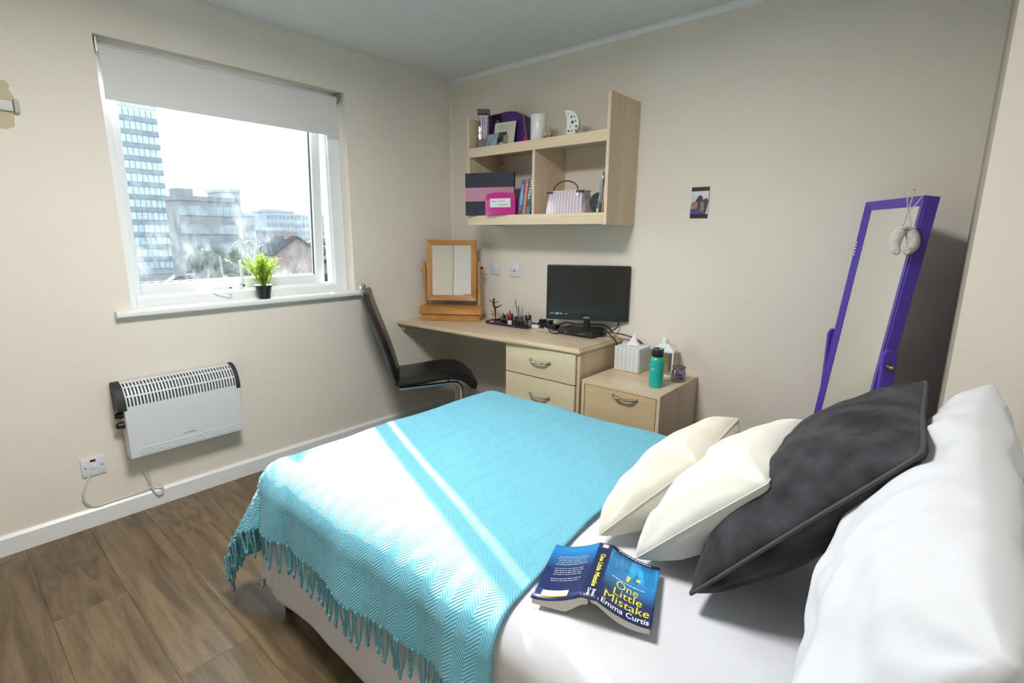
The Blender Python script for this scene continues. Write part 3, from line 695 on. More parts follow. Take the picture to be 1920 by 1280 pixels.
dr = boxobj('door', M['beech_warm'], ns, NX0 + 0.020, NX1 - 0.020, NY + 0.001, NY + 0.017, 0.062, 0.5655, bevel=0.0008)
bow_handle(dr, 1.690, NY + 0.001, 0.542, 0.118, 0.0055)

# ------------------------------------------------------------------ CHAIR
ch = thing('cantilever_chair', 'black faux leather chair on a chrome cantilever frame, in front of the desk', 'chair', (0.378, -0.842, 0), math.radians(53))
# local x = facing direction, local y = to the left of it; near side of the seat is y = 0
CWD = 0.43
def slab(name, pts, th, y0, y1, m):
    """upholstered pad following a side profile"""
    bm = B_(); sp = spline(pts, 6); n = len(sp); rows = []
    ny = 10
    for i, p in enumerate(sp):
        a = sp[max(i - 1, 0)]; b = sp[min(i + 1, n - 1)]; d = (b - a).normalized(); nrm = Vector((-d.z, 0, d.x))
        e = min(1, i / 3 + 0.25, (n - 1 - i) / 3 + 0.25)
        row = []
        for sd in (1, -1):
            for k in range(ny + 1):
                t = k / ny; tt = t if sd > 0 else 1 - t
                q = 2 * tt - 1; w = (1 - abs(q) ** 6) ** 0.5 if abs(q) < 1 else 0
                h = th / 2 * (0.18 + 0.82 * w) * e ** 0.5
                row.append(bm.verts.new(p + nrm * h * sd + Vector((0, y0 + tt * (y1 - y0), 0))))
        rows.append(row)
    for A, Bq in zip(rows, rows[1:]):
        m_ = len(A)
        for k in range(m_): bm.faces.new((A[k], A[(k + 1) % m_], Bq[(k + 1) % m_], Bq[k]))
    bm.faces.new(rows[0][::-1]); bm.faces.new(rows[-1]); bmesh.ops.recalc_face_normals(bm, faces=bm.faces[:])
    return finish(bm, name, m, ch, True, 50)
slab('backrest', [(-0.150, 0, 0.975), (-0.135, 0, 0.90), (-0.085, 0, 0.75), (-0.035, 0, 0.60), (-0.008, 0, 0.50), (0.012, 0, 0.43)], 0.052, 0, CWD, M['leather'])
slab('seat', [(0.0, 0, 0.425), (0.06, 0, 0.425), (0.16, 0, 0.436), (0.28, 0, 0.452), (0.37, 0, 0.452), (0.43, 0, 0.432), (0.475, 0, 0.395), (0.49, 0, 0.375)], 0.055, 0, CWD, M['leather'])
bm = B_()
for y in (0.045, CWD - 0.045):
    tube(bm, spline([(0.03, y, 0.388), (0.20, y, 0.398), (0.345, y, 0.408), (0.392, y, 0.395), (0.408, y, 0.35), (0.408, y, 0.20), (0.408, y, 0.06), (0.395, y, 0.022), (0.35, y, 0.012), (0.20, y, 0.012), (-0.02, y, 0.012)], 5), 0.0115, 10)
tube(bm, [(-0.02, 0.045, 0.012), (-0.02, CWD - 0.045, 0.012)], 0.0115, 10)
tube(bm, [(0.33, 0.045, 0.400), (0.33, CWD - 0.045, 0.400)], 0.009, 8)
finish(bm, 'chrome_frame', M['chrome'], ch, True)
bm = B_(); tube(bm, spline([(-0.155, 0.11, 0.955), (-0.17, 0.12, 1.0), (-0.168, CWD / 2, 1.012), (-0.17, CWD - 0.12, 1.0), (-0.155, CWD - 0.11, 0.955)], 6), 0.008, 8); finish(bm, 'top_rail', M['chrome'], ch, True)
# ------------------------------------------------------------------ CONVECTOR HEATER
M['heater'] = mat('white_enamelled_steel', (0.66, 0.69, 0.72), 0.3)
M['dark_in'] = mat('dark_heater_inside', (0.05, 0.055, 0.065), 0.7)
ht = thing('convector_heater', 'white wall-mounted convector heater with black end caps under the window', 'heater', (0, 0, 0))
HY0, HY1, HX = -2.100, -1.598, 0.098
HB = 0.296; HF = 0.535; RA = 0.085; RB = 0.108   # arc radii x / z
bm = B_(); prism(bm, [(0.018, HB), (HX - 0.004, HB), (HX, HB + 0.004), (HX, HF), (0.018, HF)], 1, HY0 + 0.012, HY1 - 0.004); finish(bm, 'front_panel', M['heater'], ht)
for k in range(4):
    boxobj('louvre_ridge', M['heater'], ht, HX - 0.001, HX + 0.003, HY0 + 0.045, HY1 - 0.02, 0.309 + k * 0.0085, 0.3125 + k * 0.0085, bevel=0.001, seg=1)
def arc(a, o=0.0): return (HX - RA + (RA + o) * math.cos(a), HF + (RB + o) * math.sin(a))
bm = B_(); pr = [(HX - RA, HF)] + [arc(PI / 2 * k / 10, -0.010) for k in range(11)]; prism(bm, [(0.016, HF)] + [arc(PI / 2 * k / 10, -0.010) for k in range(11)] + [(0.016, arc(PI / 2, -0.010)[1])], 1, HY0 + 0.025, HY1 - 0.018); finish(bm, 'heating_core', M['dark_in'], ht, True)
for a0, wd in ((0.02, 0.05), (0.50, 0.035), (0.98, 0.035), (1.42, 0.10)):
    bm = B_(); pp = [arc(a0 - wd, 0)] + [arc(a0, 0)] + [arc(a0 + wd, 0)] + [arc(a0 + wd, -0.004)] + [arc(a0 - wd, -0.004)]
    prism(bm, pp, 1, HY0 + 0.022, HY1 - 0.016); finish(bm, 'grille_rail', M['heater'], ht, True)
bm = B_(); K = 12; pin = [arc(PI / 2 * k / K, 0.0) for k in range(K + 1)]; pout = [arc(PI / 2 * k / K, -0.006) for k in range(K + 1)][::-1]
prism(bm, pin + pout, 1, -0.0034, 0.0034); rib0 = finish(bm, 'grille_rib', M['heater'], ht, True)
nr = 34
for k in range(nr + 1):
    o = rib0 if k == 0 else obj_copy(rib0, ht)
    o.location.y = HY0 + 0.024 + (HY1 - 0.018 - HY0 - 0.024) * k / nr
for y0, y1 in ((HY0 - 0.010, HY0 + 0.022), (HY1 - 0.018, HY1 + 0.002)):
    bm = B_(); prism(bm, [(0.008, HF - 0.02), (HX + 0.003, HF - 0.008)] + [arc(PI / 2 * k / 14, 0.004) for k in range(15)] + [(0.008, HF + RB + 0.004)], 1, y0, y1, bevel=0.0015); finish(bm, 'end_cap', M['blackm'], ht, True)
for z in (0.500, 0.452):
    bm = B_(); cyl(bm, (0.052, HY0 + 0.012, z), (0.052, HY0 - 0.010, z), 0.017, 0.014, 18); box(bm, 0.049, 0.055, HY0 - 0.018, HY0 - 0.008, z - 0.012, z + 0.012, 0.001); finish(bm, 'control_knob', M['black'], ht, True)
bm = B_()   # indistinct grey script badge
for k, (ya, yb, dz) in enumerate(((-1.872, -1.862, 0.0), (-1.861, -1.850, 0.003), (-1.849, -1.842, 0.001), (-1.841, -1.828, 0.0025), (-1.827, -1.820, 0.0))): box(bm, HX, HX + 0.0008, ya, yb, 0.3555 + dz, 0.3595 + dz)
finish(bm, 'badge', mat('grey_badge_print', (0.22, 0.23, 0.25), 0.5), ht)
for y in (HY0 + 0.08, HY1 - 0.08):
    boxobj('wall_bracket', M['heater'], ht, 0.0, 0.02, y - 0.012, y + 0.012, HB + 0.02, HF - 0.03)
cb = spline([(0.05, -2.055, HB + 0.01), (0.045, -2.05, 0.262), (0.03, -2.028, 0.20), (0.022, -2.015, 0.135), (0.022, -2.010, 0.09), (0.026, -1.992, 0.058), (0.027, -1.972, 0.068), (0.025, -1.975, 0.096), (0.021, -2.01, 0.108), (0.012, -2.06, 0.094), (0.010, -2.12, 0.092), (0.010, -2.18, 0.091), (0.013, -2.225, 0.093), (0.013, -2.258, 0.125), (0.013, -2.262, 0.165), (0.012, -2.246, 0.21), (0.006, -2.232, 0.242)], 6)
bm = B_(); tube(bm, cb, 0.0036, 8); tag(finish(bm, 'power_cable', mat('white_cable_sheath', (0.62, 0.62, 0.60), 0.5), None, True), 'thin white mains cable drooping from the heater to the fused switch', 'cable')
# ------------------------------------------------------------------ WALL PLATES
M['plate'] = mat('white_moulded_plate', (0.70, 0.73, 0.77), 0.3)
def plate(name, label, cat, axis, a, z, detail, w=0.086, group=None):
    t = thing(name, label, cat, (0, 0, 0), group=group)
    if axis == 'x': mt = Matrix.Translation((0, a, z)) @ Matrix.Rotation(PI / 2, 4, 'Z')   # on the left wall, faces +x
    else: mt = Matrix.Translation((a, 0, z)) 
    t.matrix_world = mt
    # local: x across, -y out of the wall, z up
    bm = B_(); box(bm, -w / 2, w / 2, -0.008, 0, -w / 2, w / 2, bevel=0.003); finish(bm, 'face_plate', M['plate'], t, True)
    for s in (-1, 1):
        bm = B_(); cyl(bm, (s * 0.030, -0.0075, 0), (s * 0.030, -0.0092, 0), 0.0035, n=12); finish(bm, 'screw', M['steel'], t)
    if detail == 'spur':
        bm = B_(); box(bm, -0.010, 0.010, -0.0095, -0.007, 0.022, 0.032, 0.001); finish(bm, 'indicator_light', mat('dark_red_lens', (0.12, 0.01, 0.01), 0.2), t)
        bm = B_(); box(bm, -0.012, 0.012, -0.0105, -0.007, -0.012, 0.006, 0.002); finish(bm, 'rocker_switch', M['plate'], t, True)
        bm = B_(); box(bm, -0.011, 0.011, -0.0085, -0.007, -0.034, -0.020, 0.001); finish(bm, 'cable_outlet', M['plate'], t)
    if detail == 'aerial':
        bm = B_(); cyl(bm, (0, -0.006, -0.004), (0, -0.022, -0.004), 0.0085, n=16); cyl(bm, (0, -0.02, -0.004), (0, -0.034, -0.006), 0.005, n=12); finish(bm, 'aerial_plug', M['black'], t, True)
    if detail == 'phone':
        bm = B_(); box(bm, -0.010, 0.010, -0.0095, -0.007, -0.010, 0.008, 0.001); finish(bm, 'socket_hole', mat('grey_recess', (0.35, 0.35, 0.36), 0.6), t)
    if detail == 'switch':
        bm = B_(); box(bm, -0.012, 0.012, -0.012, -0.007, -0.020, 0.020, 0.003); finish(bm, 'rocker_switch', M['plate'], t, True)
    return t
plate('fused_spur', 'square white fused switch plate low on the wall left of the heater', 'switch', 'x', -2.211, 0.280, 'spur')
plate('wall_socket', 'white aerial socket with a black plug, half hidden by the pine mirror', 'socket', 'y', 0.305, 1.083, 'aerial')
plate('wall_socket', 'white blank-looking socket between the aerial socket and the lone plate', 'socket', 'y', 0.425, 1.083, 'switch')
plate('wall_socket', 'white wall plate on its own, nearest the monitor', 'socket', 'y', 0.600, 1.077, 'phone')

# ------------------------------------------------------------------ TORN TAPE ON THE LEFT WALL
M['tape'] = mat('beige_masking_tape', (0.50, 0.43, 0.27), 0.55)
tp = thing('tape_patch', 'torn beige parcel tape stuck on the wall far left of the window', 'tape', (0, 0, 0))
bm = B_(); prism(bm, [(-2.420, 1.86), (-2.272, 1.862), (-2.262, 1.845), (-2.268, 1.835), (-2.250, 1.79), (-2.420, 1.79)], 0, 0.0, 0.0015); finish(bm, 'tape_strip', M['tape'], tp)
bm = B_(); prism(bm, [(-2.420, 1.772), (-2.262, 1.758), (-2.268, 1.70), (-2.290, 1.688), (-2.420, 1.680)], 0, 0.0, 0.0015); finish(bm, 'tape_strip', M['tape'], tp)
boxobj('clear_hook_bar', mat('cloudy_grey_plastic', (0.40, 0.42, 0.38), 0.3), tp, 0.001, 0.012, -2.42, -2.262, 1.752, 1.792, bevel=0.003)
boxobj('hook_end', mat('grey_plastic', (0.33, 0.33, 0.34), 0.4), tp, 0.001, 0.020, -2.262, -2.246, 1.748, 1.796, bevel=0.002)
# ------------------------------------------------------------------ SMALL WALL PHOTO
ph = thing('wall_photo', 'small photo print with black bands stuck to the back wall', 'photo', (1.803, -0.003, 1.472), 0)
ph.rotation_euler = (0, math.radians(0.0), 0)
M['p_pale'] = mat('photo_pale_sky', (0.62, 0.66, 0.68), 0.4, noise_scale=20, var=0.25); M['p_dark'] = mat('photo_dark_hair', (0.06, 0.035, 0.035), 0.4, noise_scale=60, var=0.4)
M['p_skin'] = mat('photo_dusky_pink', (0.35, 0.19, 0.17), 0.4, noise_scale=60, var=0.3); M['p_purple'] = mat('photo_purple', (0.10, 0.05, 0.24), 0.4, noise_scale=50, var=0.3)
PWd, PHt = 0.088, 0.150
boxobj('print_backing', M['black'], ph, -PWd / 2, PWd / 2, -0.0015, 0, -PHt / 2, PHt / 2)
boxobj('print_image', M['p_pale'], ph, -PWd / 2, PWd / 2, -0.0022, -0.0015, -PHt / 2 + 0.020, PHt / 2 - 0.020)
def blob(name, m, pts, d):
    bm = B_(); prism(bm, pts, 1, -0.0022 - d, -0.0022); return finish(bm, name, m, ph)
blob('figure_print', M['p_purple'], [(-0.044, -0.055), (0.034, -0.055), (0.034, -0.03), (0.0, -0.028), (-0.044, -0.026)], 0.0003)
blob('figure_print', M['p_skin'], [(-0.044, -0.030), (-0.012, -0.030), (-0.008, 0.0), (-0.022, 0.008), (-0.040, 0.0)], 0.0005)
blob('figure_print', M['p_dark'], [(-0.018, -0.035), (0.036, -0.045), (0.044, 0.012), (0.030, 0.022), (0.018, 0.012), (0.012, 0.032), (-0.004, 0.036), (-0.014, 0.020), (-0.022, 0.004)], 0.0004)
blob('figure_print', mat('photo_grey_cloth', (0.22, 0.19, 0.20), 0.5, noise_scale=60, var=0.3), [(0.0, -0.045), (0.026, -0.040), (0.022, 0.0), (0.008, 0.004)], 0.0007)

# ------------------------------------------------------------------ WALL SHELF UNIT
sh = thing('wall_shelf', 'pale beech wall shelf unit with a divider above the desk', 'shelf', (0, 0, 0))
SX0, SX1, SYF = 0.466, 1.451, -0.302
boxobj('side_panel', M['beech'], sh, SX0, SX0 + 0.018, SYF, -0.002, 1.366, 1.990, bevel=0.001)
boxobj('side_panel', M['beech'], sh, SX1 - 0.018, SX1, SYF, -0.002, 1.362, 1.990, bevel=0.001)
boxobj('shelf_board', M['beech_x'], sh, SX0 + .018, SX1 - .018, SYF + .003, -0.002, 1.800, 1.818, bevel=0.001)
boxobj('shelf_board', M['beech_x'], sh, SX0 + .018, SX1 - .018, SYF + .003, -0.002, 1.405, 1.423, bevel=0.001)
boxobj('divider', M['beech'], sh, 0.966, 0.984, SYF + .006, -0.002, 1.423, 1.800, bevel=0.001)
boxobj('fascia', M['beech_x'], sh, SX0 + .018, SX1 - .018, SYF, SYF + 0.016, 1.764, 1.800, bevel=0.0012)
boxobj('fascia', M['beech_x'], sh, SX0 + .018, SX1 - .018, SYF, SYF + 0.016, 1.366, 1.405, bevel=0.0012)
M['sticker'] = mat('pale_yellow_sticker', (0.60, 0.56, 0.27), 0.5)
for z in (1.782, 1.385):
    for k in range(10):
        boxobj('sticker', M['sticker'], sh, SX0 + 0.045 + k * 0.098, SX0 + 0.060 + k * 0.098, SYF - 0.0006, SYF, z - 0.008, z + 0.008)
bm = B_(); cyl(bm, (SX0 + .05, -0.05, 1.735), (SX0 + .05, -0.03, 1.735), 0.010); finish(bm, 'fixing_block', M['plate'], sh)

Z1, Z0 = 1.8185, 1.4235
# items on the top board
t = thing('water_lamp', 'square bubble lamp with black base and cap at the left end of the shelf top', 'lamp', (0.532, -0.225, Z1), math.radians(42))
boxobj('lamp_base', M['black'], t, -0.036, 0.036, -0.036, 0.036, 0, 0.052, bevel=0.002); boxobj('lamp_cap', M['black'], t, -0.037, 0.037, -0.037, 0.037, 0.196, 0.222, bevel=0.002)
boxobj('water_column', M['acrylic'], t, -0.032, 0.032, -0.032, 0.032, 0.052, 0.196, bevel=0.002)
bm = B_()
for x, y in ((-.014, -.014), (.014, -.014), (.014, .014), (-.014, .014), (0, 0)): cyl(bm, (x, y, 0.053), (x, y, 0.185), 0.006, n=10)
box(bm, -0.028, 0.028, -0.028, 0.028, 0.178, 0.188, 0.001)
finish(bm, 'inner_tubes', mat('pearly_white_tubes', (0.85, 0.82, 0.90), 0.2), t, True)
t = thing('gift_bag', 'dark purple arched gift box standing behind the white card', 'box', (0.655, -0.105, Z1), math.radians(4))
bm = B_(); prism(bm, [(-0.155, 0), (0.130, 0), (0.122, 0.13), (0.105, 0.178), (0.06, 0.205), (0.0, 0.213), (-0.155, 0.205)], 1, -0.045, 0.045, bevel=0.004); finish(bm, 'box_body', mat('purple_satin_card', (0.075, 0.020, 0.16), 0.4, noise_scale=10, var=0.3), t, True)
boxobj('label_panel', M['black'], t, -0.115, -0.045, -0.047, -0.044, 0.035, 0.200)
bm = B_(); cyl(bm, (-0.075, -0.0465, 0.158), (-0.075, -0.049, 0.158), 0.014, n=20); finish(bm, 'seal', mat('grey_foil', (0.16, 0.15, 0.17), 0.4), t)
for k in range(3): boxobj('lettering_bar', mat('dull_silver_print', (0.25, 0.22, 0.28), 0.5), t, -0.105, -0.05, -0.0480, -0.0468, 0.105 - k * 0.012, 0.109 - k * 0.012)
t = thing('photo_card', 'white card frame with a small dark picture leaning on the purple box', 'card', (0.667, -0.205, Z1), math.radians(6)); t.rotation_euler[0] = math.radians(-12)
boxobj('card', mat('ivory_card', (0.66, 0.66, 0.58), 0.6), t, -0.076, 0.076, -0.002, 0.002, 0.0, 0.150)
boxobj('picture', mat('dark_photo_print', (0.06, 0.07, 0.07), 0.4, noise_scale=50, var=0.5), t, -0.040, 0.020, -0.0028, -0.002, 0.032, 0.092)
boxobj('picture', mat('sepia_photo_print', (0.35, 0.30, 0.20), 0.5, noise_scale=60, var=0.5), t, 0.000, 0.034, -0.0034, -0.0028, 0.006, 0.072)
for k in range(3): boxobj('lettering_bar', mat('grey_card_print', (0.35, 0.34, 0.28), 0.5), t, -0.055 + k * .005, 0.05 - k * .01, -0.0028, -0.002, 0.130 - k * 0.011, 0.1325 - k * 0.011)
t = thing('greeting_card', 'small blue-grey card standing in front of the white card frame', 'card', (0.605, -0.247, Z1), math.radians(-8)); t.rotation_euler[0] = math.radians(-10)
boxobj('card', mat('blue_grey_card', (0.30, 0.36, 0.42), 0.5, noise_scale=80, var=0.5, stretch=(1, 1, 0.2)), t, -0.058, 0.058, -0.0015, 0.0015, 0, 0.078)
t = thing('ribbon_tag', 'bright pink tag on a cord beside the purple box', 'tag', (0.812, -0.165, Z1))
bm = B_(); prism(bm, [(-0.010, 0), (0.014, 0), (0.010, 0.045), (0.0, 0.058), (-0.008, 0.045)], 1, -0.006, 0.006, bevel=0.001); finish(bm, 'tag_body', mat('hot_pink_felt', (0.62, 0.02, 0.18), 0.6), t)
bm = B_(); tube(bm, spline([(0.0, 0, 0.056), (-0.010, -0.002, 0.11), (-0.020, 0, 0.165), (-0.028, 0.012, 0.196)], 5), 0.0015, 6); finish(bm, 'cord', mat('straw_cord', (0.50, 0.40, 0.22), 0.7), t)
t = thing('candle_jar', 'white cylindrical candle jar with printed lettering on the shelf top', 'candle', (0.952, -0.225, Z1))
bm = B_(); lathe(bm, [(0.0, 0.0), (0.044, 0.0), (0.046, 0.004), (0.046, 0.132), (0.044, 0.138), (0.041, 0.138), (0.041, 0.125), (0.0, 0.125)], n=32); finish(bm, 'jar', mat('white_glazed_jar', (0.72, 0.74, 0.73), 0.25), t, True)
bm = B_()
for k in range(9):
    for a in ((-2.35, -2.05), (-2.0, -1.85)):
        r_ = 0.0466; z_ = 0.105 - k * 0.010
        vs = [bm.verts.new((r_ * math.cos(a[0] + (a[1] - a[0]) * i / 3), r_ * math.sin(a[0] + (a[1] - a[0]) * i / 3), z_ + j * 0.004)) for i in range(4) for j in (0, 1)]
        for i in range(3): bm.faces.new((vs[2 * i], vs[2 * i + 2], vs[2 * i + 3], vs[2 * i + 1]))
finish(bm, 'label_print', mat('grey_jar_print', (0.32, 0.35, 0.36), 0.5), t)
t = thing('ornament', 'small beige cluster ornament beside the white candle jar', 'ornament', (1.030, -0.235, Z1))
bm = B_(); random.seed(3)
for k in range(14):
    a = random.uniform(0, 2 * PI); r_ = random.uniform(0, 0.026); z_ = 0.010 + random.uniform(0, 0.055) * (1 - r_ / 0.04)
    bmesh.ops.create_icosphere(bm, subdivisions=2, radius=random.uniform(0.008, 0.013), matrix=Matrix.Translation((r_ * math.cos(a), r_ * math.sin(a) * 0.6, z_)))
finish(bm, 'body', mat('sandy_resin', (0.46, 0.37, 0.20), 0.6, bump=0.4, bscale=80), t, True)
# moon
t = thing('moon_ornament', 'white crescent moon ornament pierced with small holes on the shelf top', 'ornament', (1.165, -0.215, Z1 + 0.001), math.radians(8))
bm = B_(); R_ = 0.068; cz = 0.066; pts = []
for i in range(25):
    a = math.radians(-108 + 216 * i / 24); pts.append((-0.020 + R_ * math.cos(a), cz + R_ * math.sin(a)))
e0, e1 = pts[-1], pts[0]
for i in range(1, 14):
    u = i / 14; a = PI / 2 - PI * u
    pts.append((e0[0] + 0.020 * math.cos(a) , e0[1] + (e1[1] - e0[1]) * (1 - math.sin(a)) / 2))
pts = [(p[0], max(0.0, p[1])) for p in pts]
prism(bm, pts, 1, -0.014, 0.014, bevel=0.0); finish(bm, 'moon_body', mat('white_porcelain', (0.78, 0.80, 0.80), 0.2), t)
for x, z, r_ in ((0.005, 0.100, .005), (0.012, 0.072, .0075), (0.034, 0.050, .0055), (0.030, 0.076, .004), (-0.010, 0.030, .0055), (-0.014, 0.115, .003), (0.010, 0.028, .004), (0.022, 0.098, .0035), (0.032, 0.030, .0045), (0.0, 0.052, .003), (-0.018, 0.012, .004)):
    bm = B_(); cyl(bm, (x, -0.0146, z), (x, -0.0120, z), r_, n=12); finish(bm, 'pierced_hole', M['black'], t)

# lower shelf: left bay
t = thing('ring_binder', 'navy folder with a broad pink band in the left bay of the shelf', 'folder', (0.475, -0.330, Z0), math.atan2(0.12, 0.315))
M['navy'] = mat('navy_cloth_board', (0.018, 0.022, 0.040), 0.6); M['pinkband'] = mat('dusty_pink_cloth_board', (0.50, 0.24, 0.33), 0.6)
for z0, z1, m_ in ((0, 0.083, M['navy']), (0.083, 0.163, M['pinkband']), (0.163, 0.248, M['navy'])):
    boxobj('cover_band', m_, t, 0, 0.315, -0.003, 0.022, z0, z1)
t = thing('wash_bag', 'glossy magenta pouch with a white handwritten label in the left bay', 'bag', (0.735, -0.288, Z0), math.radians(15))
bm = B_(); bmesh.ops.create_cube(bm, size=1.0); bmesh.ops.subdivide_edges(bm, edges=bm.edges[:], cuts=7, use_grid_fill=True)
for v in bm.verts:
    x, y, z = v.co * 2
    k = (1 - 0.14 * z) ; e = (1 - 0.28 * abs(x) ** 3)
    v.co = Vector((x * 0.098 * (1 - 0.10 * max(0, z) ** 2), y * 0.032 * (1 - 0.35 * max(0, z) ** 2) * (1 - 0.3 * x * x), 0.064 + z * 0.064 * (1 - 0.14 * x * x * (z > 0)))) + Vector((0, 0, 0.002 * noise.noise(Vector((x * 2, y, z * 2)))))
finish(bm, 'pouch', mat('glossy_magenta_vinyl', (0.50, 0.025, 0.24), 0.18, bump=0.3, bscale=18), t, True)
boxobj('label', mat('white_paper_label', (0.68, 0.68, 0.72), 0.5), t, -0.060, 0.074, -0.0335, -0.031, 0.042, 0.092)
bm = B_(); rh = random.Random(8)   # two lines of hand lettering too small to read
for x0, x1, z_ in ((-0.048, -0.012, 0.076), (-0.004, 0.040, 0.076), (-0.010, 0.064, 0.055)):
    pts = []; x = x0
    while x < x1: pts.append((x, -0.0341, z_ + rh.uniform(-0.004, 0.005))); x += 0.0030
    tube(bm, pts, 0.0007, 5)
finish(bm, 'handwriting', M['ink_k'], t)
# lower shelf: books
def shelf_book(label, x, w, h, d, lean, col, txt, tcol, z=Z0, y=-0.275, group=None, tsize=0.018, parts=()):
    t = thing('book', label, 'book', (x, y, z), 0, group); t.rotation_euler[1] = lean
    bm = B_(); box(bm, 0.001, w - 0.001, 0.002, d - 0.002, 0.0015, h - 0.0015); finish(bm, 'page_block', M['paper'], t)
    bm = B_(); box(bm, 0, 0.0012, 0, d, 0, h); box(bm, w - 0.0012, w, 0, d, 0, h); box(bm, 0.0012, w - 0.0012, 0, 0.0014, 0, h, 0); finish(bm, 'cover', mat('spine_' + txt.split()[0].lower() + '_cover', col, 0.35), t)
    for (za, zb, c) in parts: boxobj('spine_band', mat('spine_band_print', c, 0.35), t, 0.0002, w - 0.0002, -0.0004, 0.0, za * h, zb * h)
    lm = mat('spine_lettering_print', tcol, 0.5)
    if txt == 'TOLL': text_obj('spine_lettering', txt, tsize, lm, lambda a, b: Vector((w / 2 - tsize * 0.33 + b, -0.0006, h * 0.60 - a)), t, 0.0006, width=h * 0.36); text_obj('spine_lettering', 'INT', tsize * .8, lm, lambda a, b: Vector((w / 2 - tsize * 0.1 + b, -0.0006, h * 0.88 - a)), t, 0.0006, width=h * 0.20)
    else:
        bm = B_(); z_ = 0.30 * h; rb_ = random.Random(len(label))      # lettering too small to read: short strokes
        while z_ < 0.85 * h:
            l_ = rb_.uniform(0.004, 0.010); box(bm, w * 0.30, w * 0.66, -0.0006, -0.0001, z_, z_ + l_ * 0.6); z_ += l_
        finish(bm, 'spine_lettering', lm, t)
    return t
g = 'paperbacks beside the divider'
shelf_book('blue-spined paperback leaning nearest the magenta pouch', 0.848, 0.030, 0.196, 0.13, math.radians(8), (0.05, 0.05, 0.26), 'indigo', (0.35, 0.45, 0.75), parts=((0.30, 0.62, (0.01, 0.20, 0.42)), (0.0, 0.12, (0.01, 0.02, 0.02))), group=g)
shelf_book('slim orange-spined paperback between the blue and the black books', 0.882, 0.017, 0.196, 0.13, math.radians(8), (0.70, 0.10, 0.03), 'orange', (0.75, 0.45, 0.35), tsize=0.010, group=g)
shelf_book('black and teal thick paperback with white capitals against the divider', 0.903, 0.036, 0.198, 0.13, math.radians(7), (0.012, 0.035, 0.04), 'TOLL', (0.72, 0.80, 0.78), parts=((0.0, 0.24, (0.03, 0.13, 0.16)),), tsize=0.022, group=g)
# lower shelf: right bay
t = thing('vanity_case', 'pink and silver striped vanity case with a thin dark handle in the right bay', 'bag', (1.176, -0.230, Z0), 0); t.scale = (0.93, 0.95, 1)
def stripes():
    m, N, L, b = newmat('pink_silver_striped_vinyl'); tc = N.new('ShaderNodeTexCoord'); sp = N.new('ShaderNodeSeparateXYZ'); L.new(tc.outputs['Object'], sp.inputs[0])
    s = math_node(N, L, 'SINE', math_node(N, L, 'MULTIPLY', sp.outputs[0], 2 * PI / 0.021)); s = math_node(N, L, 'MULTIPLY_ADD', s, 3.0, 0.5); 
    cr = N.new('ShaderNodeValToRGB'); L.new(s, cr.inputs[0]); cr.color_ramp.elements[0].color = (0.42, 0.40, 0.45, 1); cr.color_ramp.elements[1].color = (0.70, 0.56, 0.62, 1)
    L.new(cr.outputs[0], b.inputs['Base Color']); b.inputs['Roughness'].default_value = 0.22; b.inputs['Coat Weight'].default_value = 0.5; return m
bm = B_(); bmesh.ops.create_cube(bm, size=1.0); bmesh.ops.subdivide_edges(bm, edges=bm.edges[:], cuts=7, use_grid_fill=True)
for v in bm.verts:
    x, y, z = v.co * 2
    v.co = Vector((x * (0.128 - 0.008 * z) * (1 - 0.06 * abs(y) ** 4), y * 0.052 * (1 - 0.08 * x ** 4) * (1 - 0.12 * z) + 0.004 * math.copysign(1, y) * (1 - z * z) * abs(y), 0.056 + z * 0.056))
finish(bm, 'case_body', stripes(), t, True)
boxobj('lid', mat('pale_silver_vinyl', (0.60, 0.56, 0.60), 0.25), t, -0.118, 0.118, -0.046, 0.046, 0.112, 0.120, bevel=0.003)
M['dkbrown'] = mat('dark_brown_leather', (0.030, 0.016, 0.012), 0.4)
bm = B_(); tube(bm, spline([(-0.082, -0.044, 0.120), (-0.078, -0.046, 0.135), (-0.04, -0.05, 0.158), (0.01, -0.052, 0.167), (0.055, -0.05, 0.158), (0.082, -0.046, 0.138), (0.086, -0.044, 0.120)], 6), 0.0034, 8); finish(bm, 'handle', M['dkbrown'], t, True)
bm = B_(); box(bm, -0.126, -0.086, -0.052, -0.046, 0.106, 0.117, 0.001); finish(bm, 'strap', M['dkbrown'], t)
bm = B_(); box(bm, 0.080, 0.126, -0.052, -0.046, 0.106, 0.117, 0.001); finish(bm, 'strap', M['dkbrown'], t)
bm = B_(); cyl(bm, (0.094, -0.055, 0.094), (0.094, -0.060, 0.094), 0.009, n=18); cyl(bm, (0.094, -0.054, 0.110), (0.094, -0.054, 0.096), 0.0015, n=6); finish(bm, 'charm', mat('shiny_white_charm', (0.85, 0.80, 0.85), 0.1), t, True)
t = thing('round_speaker', 'round black drum with a ring emblem lying between the vanity case and the books', 'speaker', (1.376, -0.235, Z0 + 0.051))
t['name_note'] = ''
del t['name_note']
bm = B_(); cyl(bm, (0, -0.035, 0), (0, 0.05, 0), 0.051, n=9); es = [e for e in bm.edges]; bmesh.ops.bevel(bm, geom=es, offset=0.004, segments=2, affect='EDGES'); finish(bm, 'drum', M['blackm'], t, True)
bm = B_(); pts = [(0.014 * math.cos(2 * PI * k / 20), -0.0365, 0.014 * math.sin(2 * PI * k / 20)) for k in range(20)]; tube(bm, pts, 0.0014, 6, closed=True); finish(bm, 'ring_emblem', mat('grey_emblem', (0.14, 0.14, 0.15), 0.4), t, True)
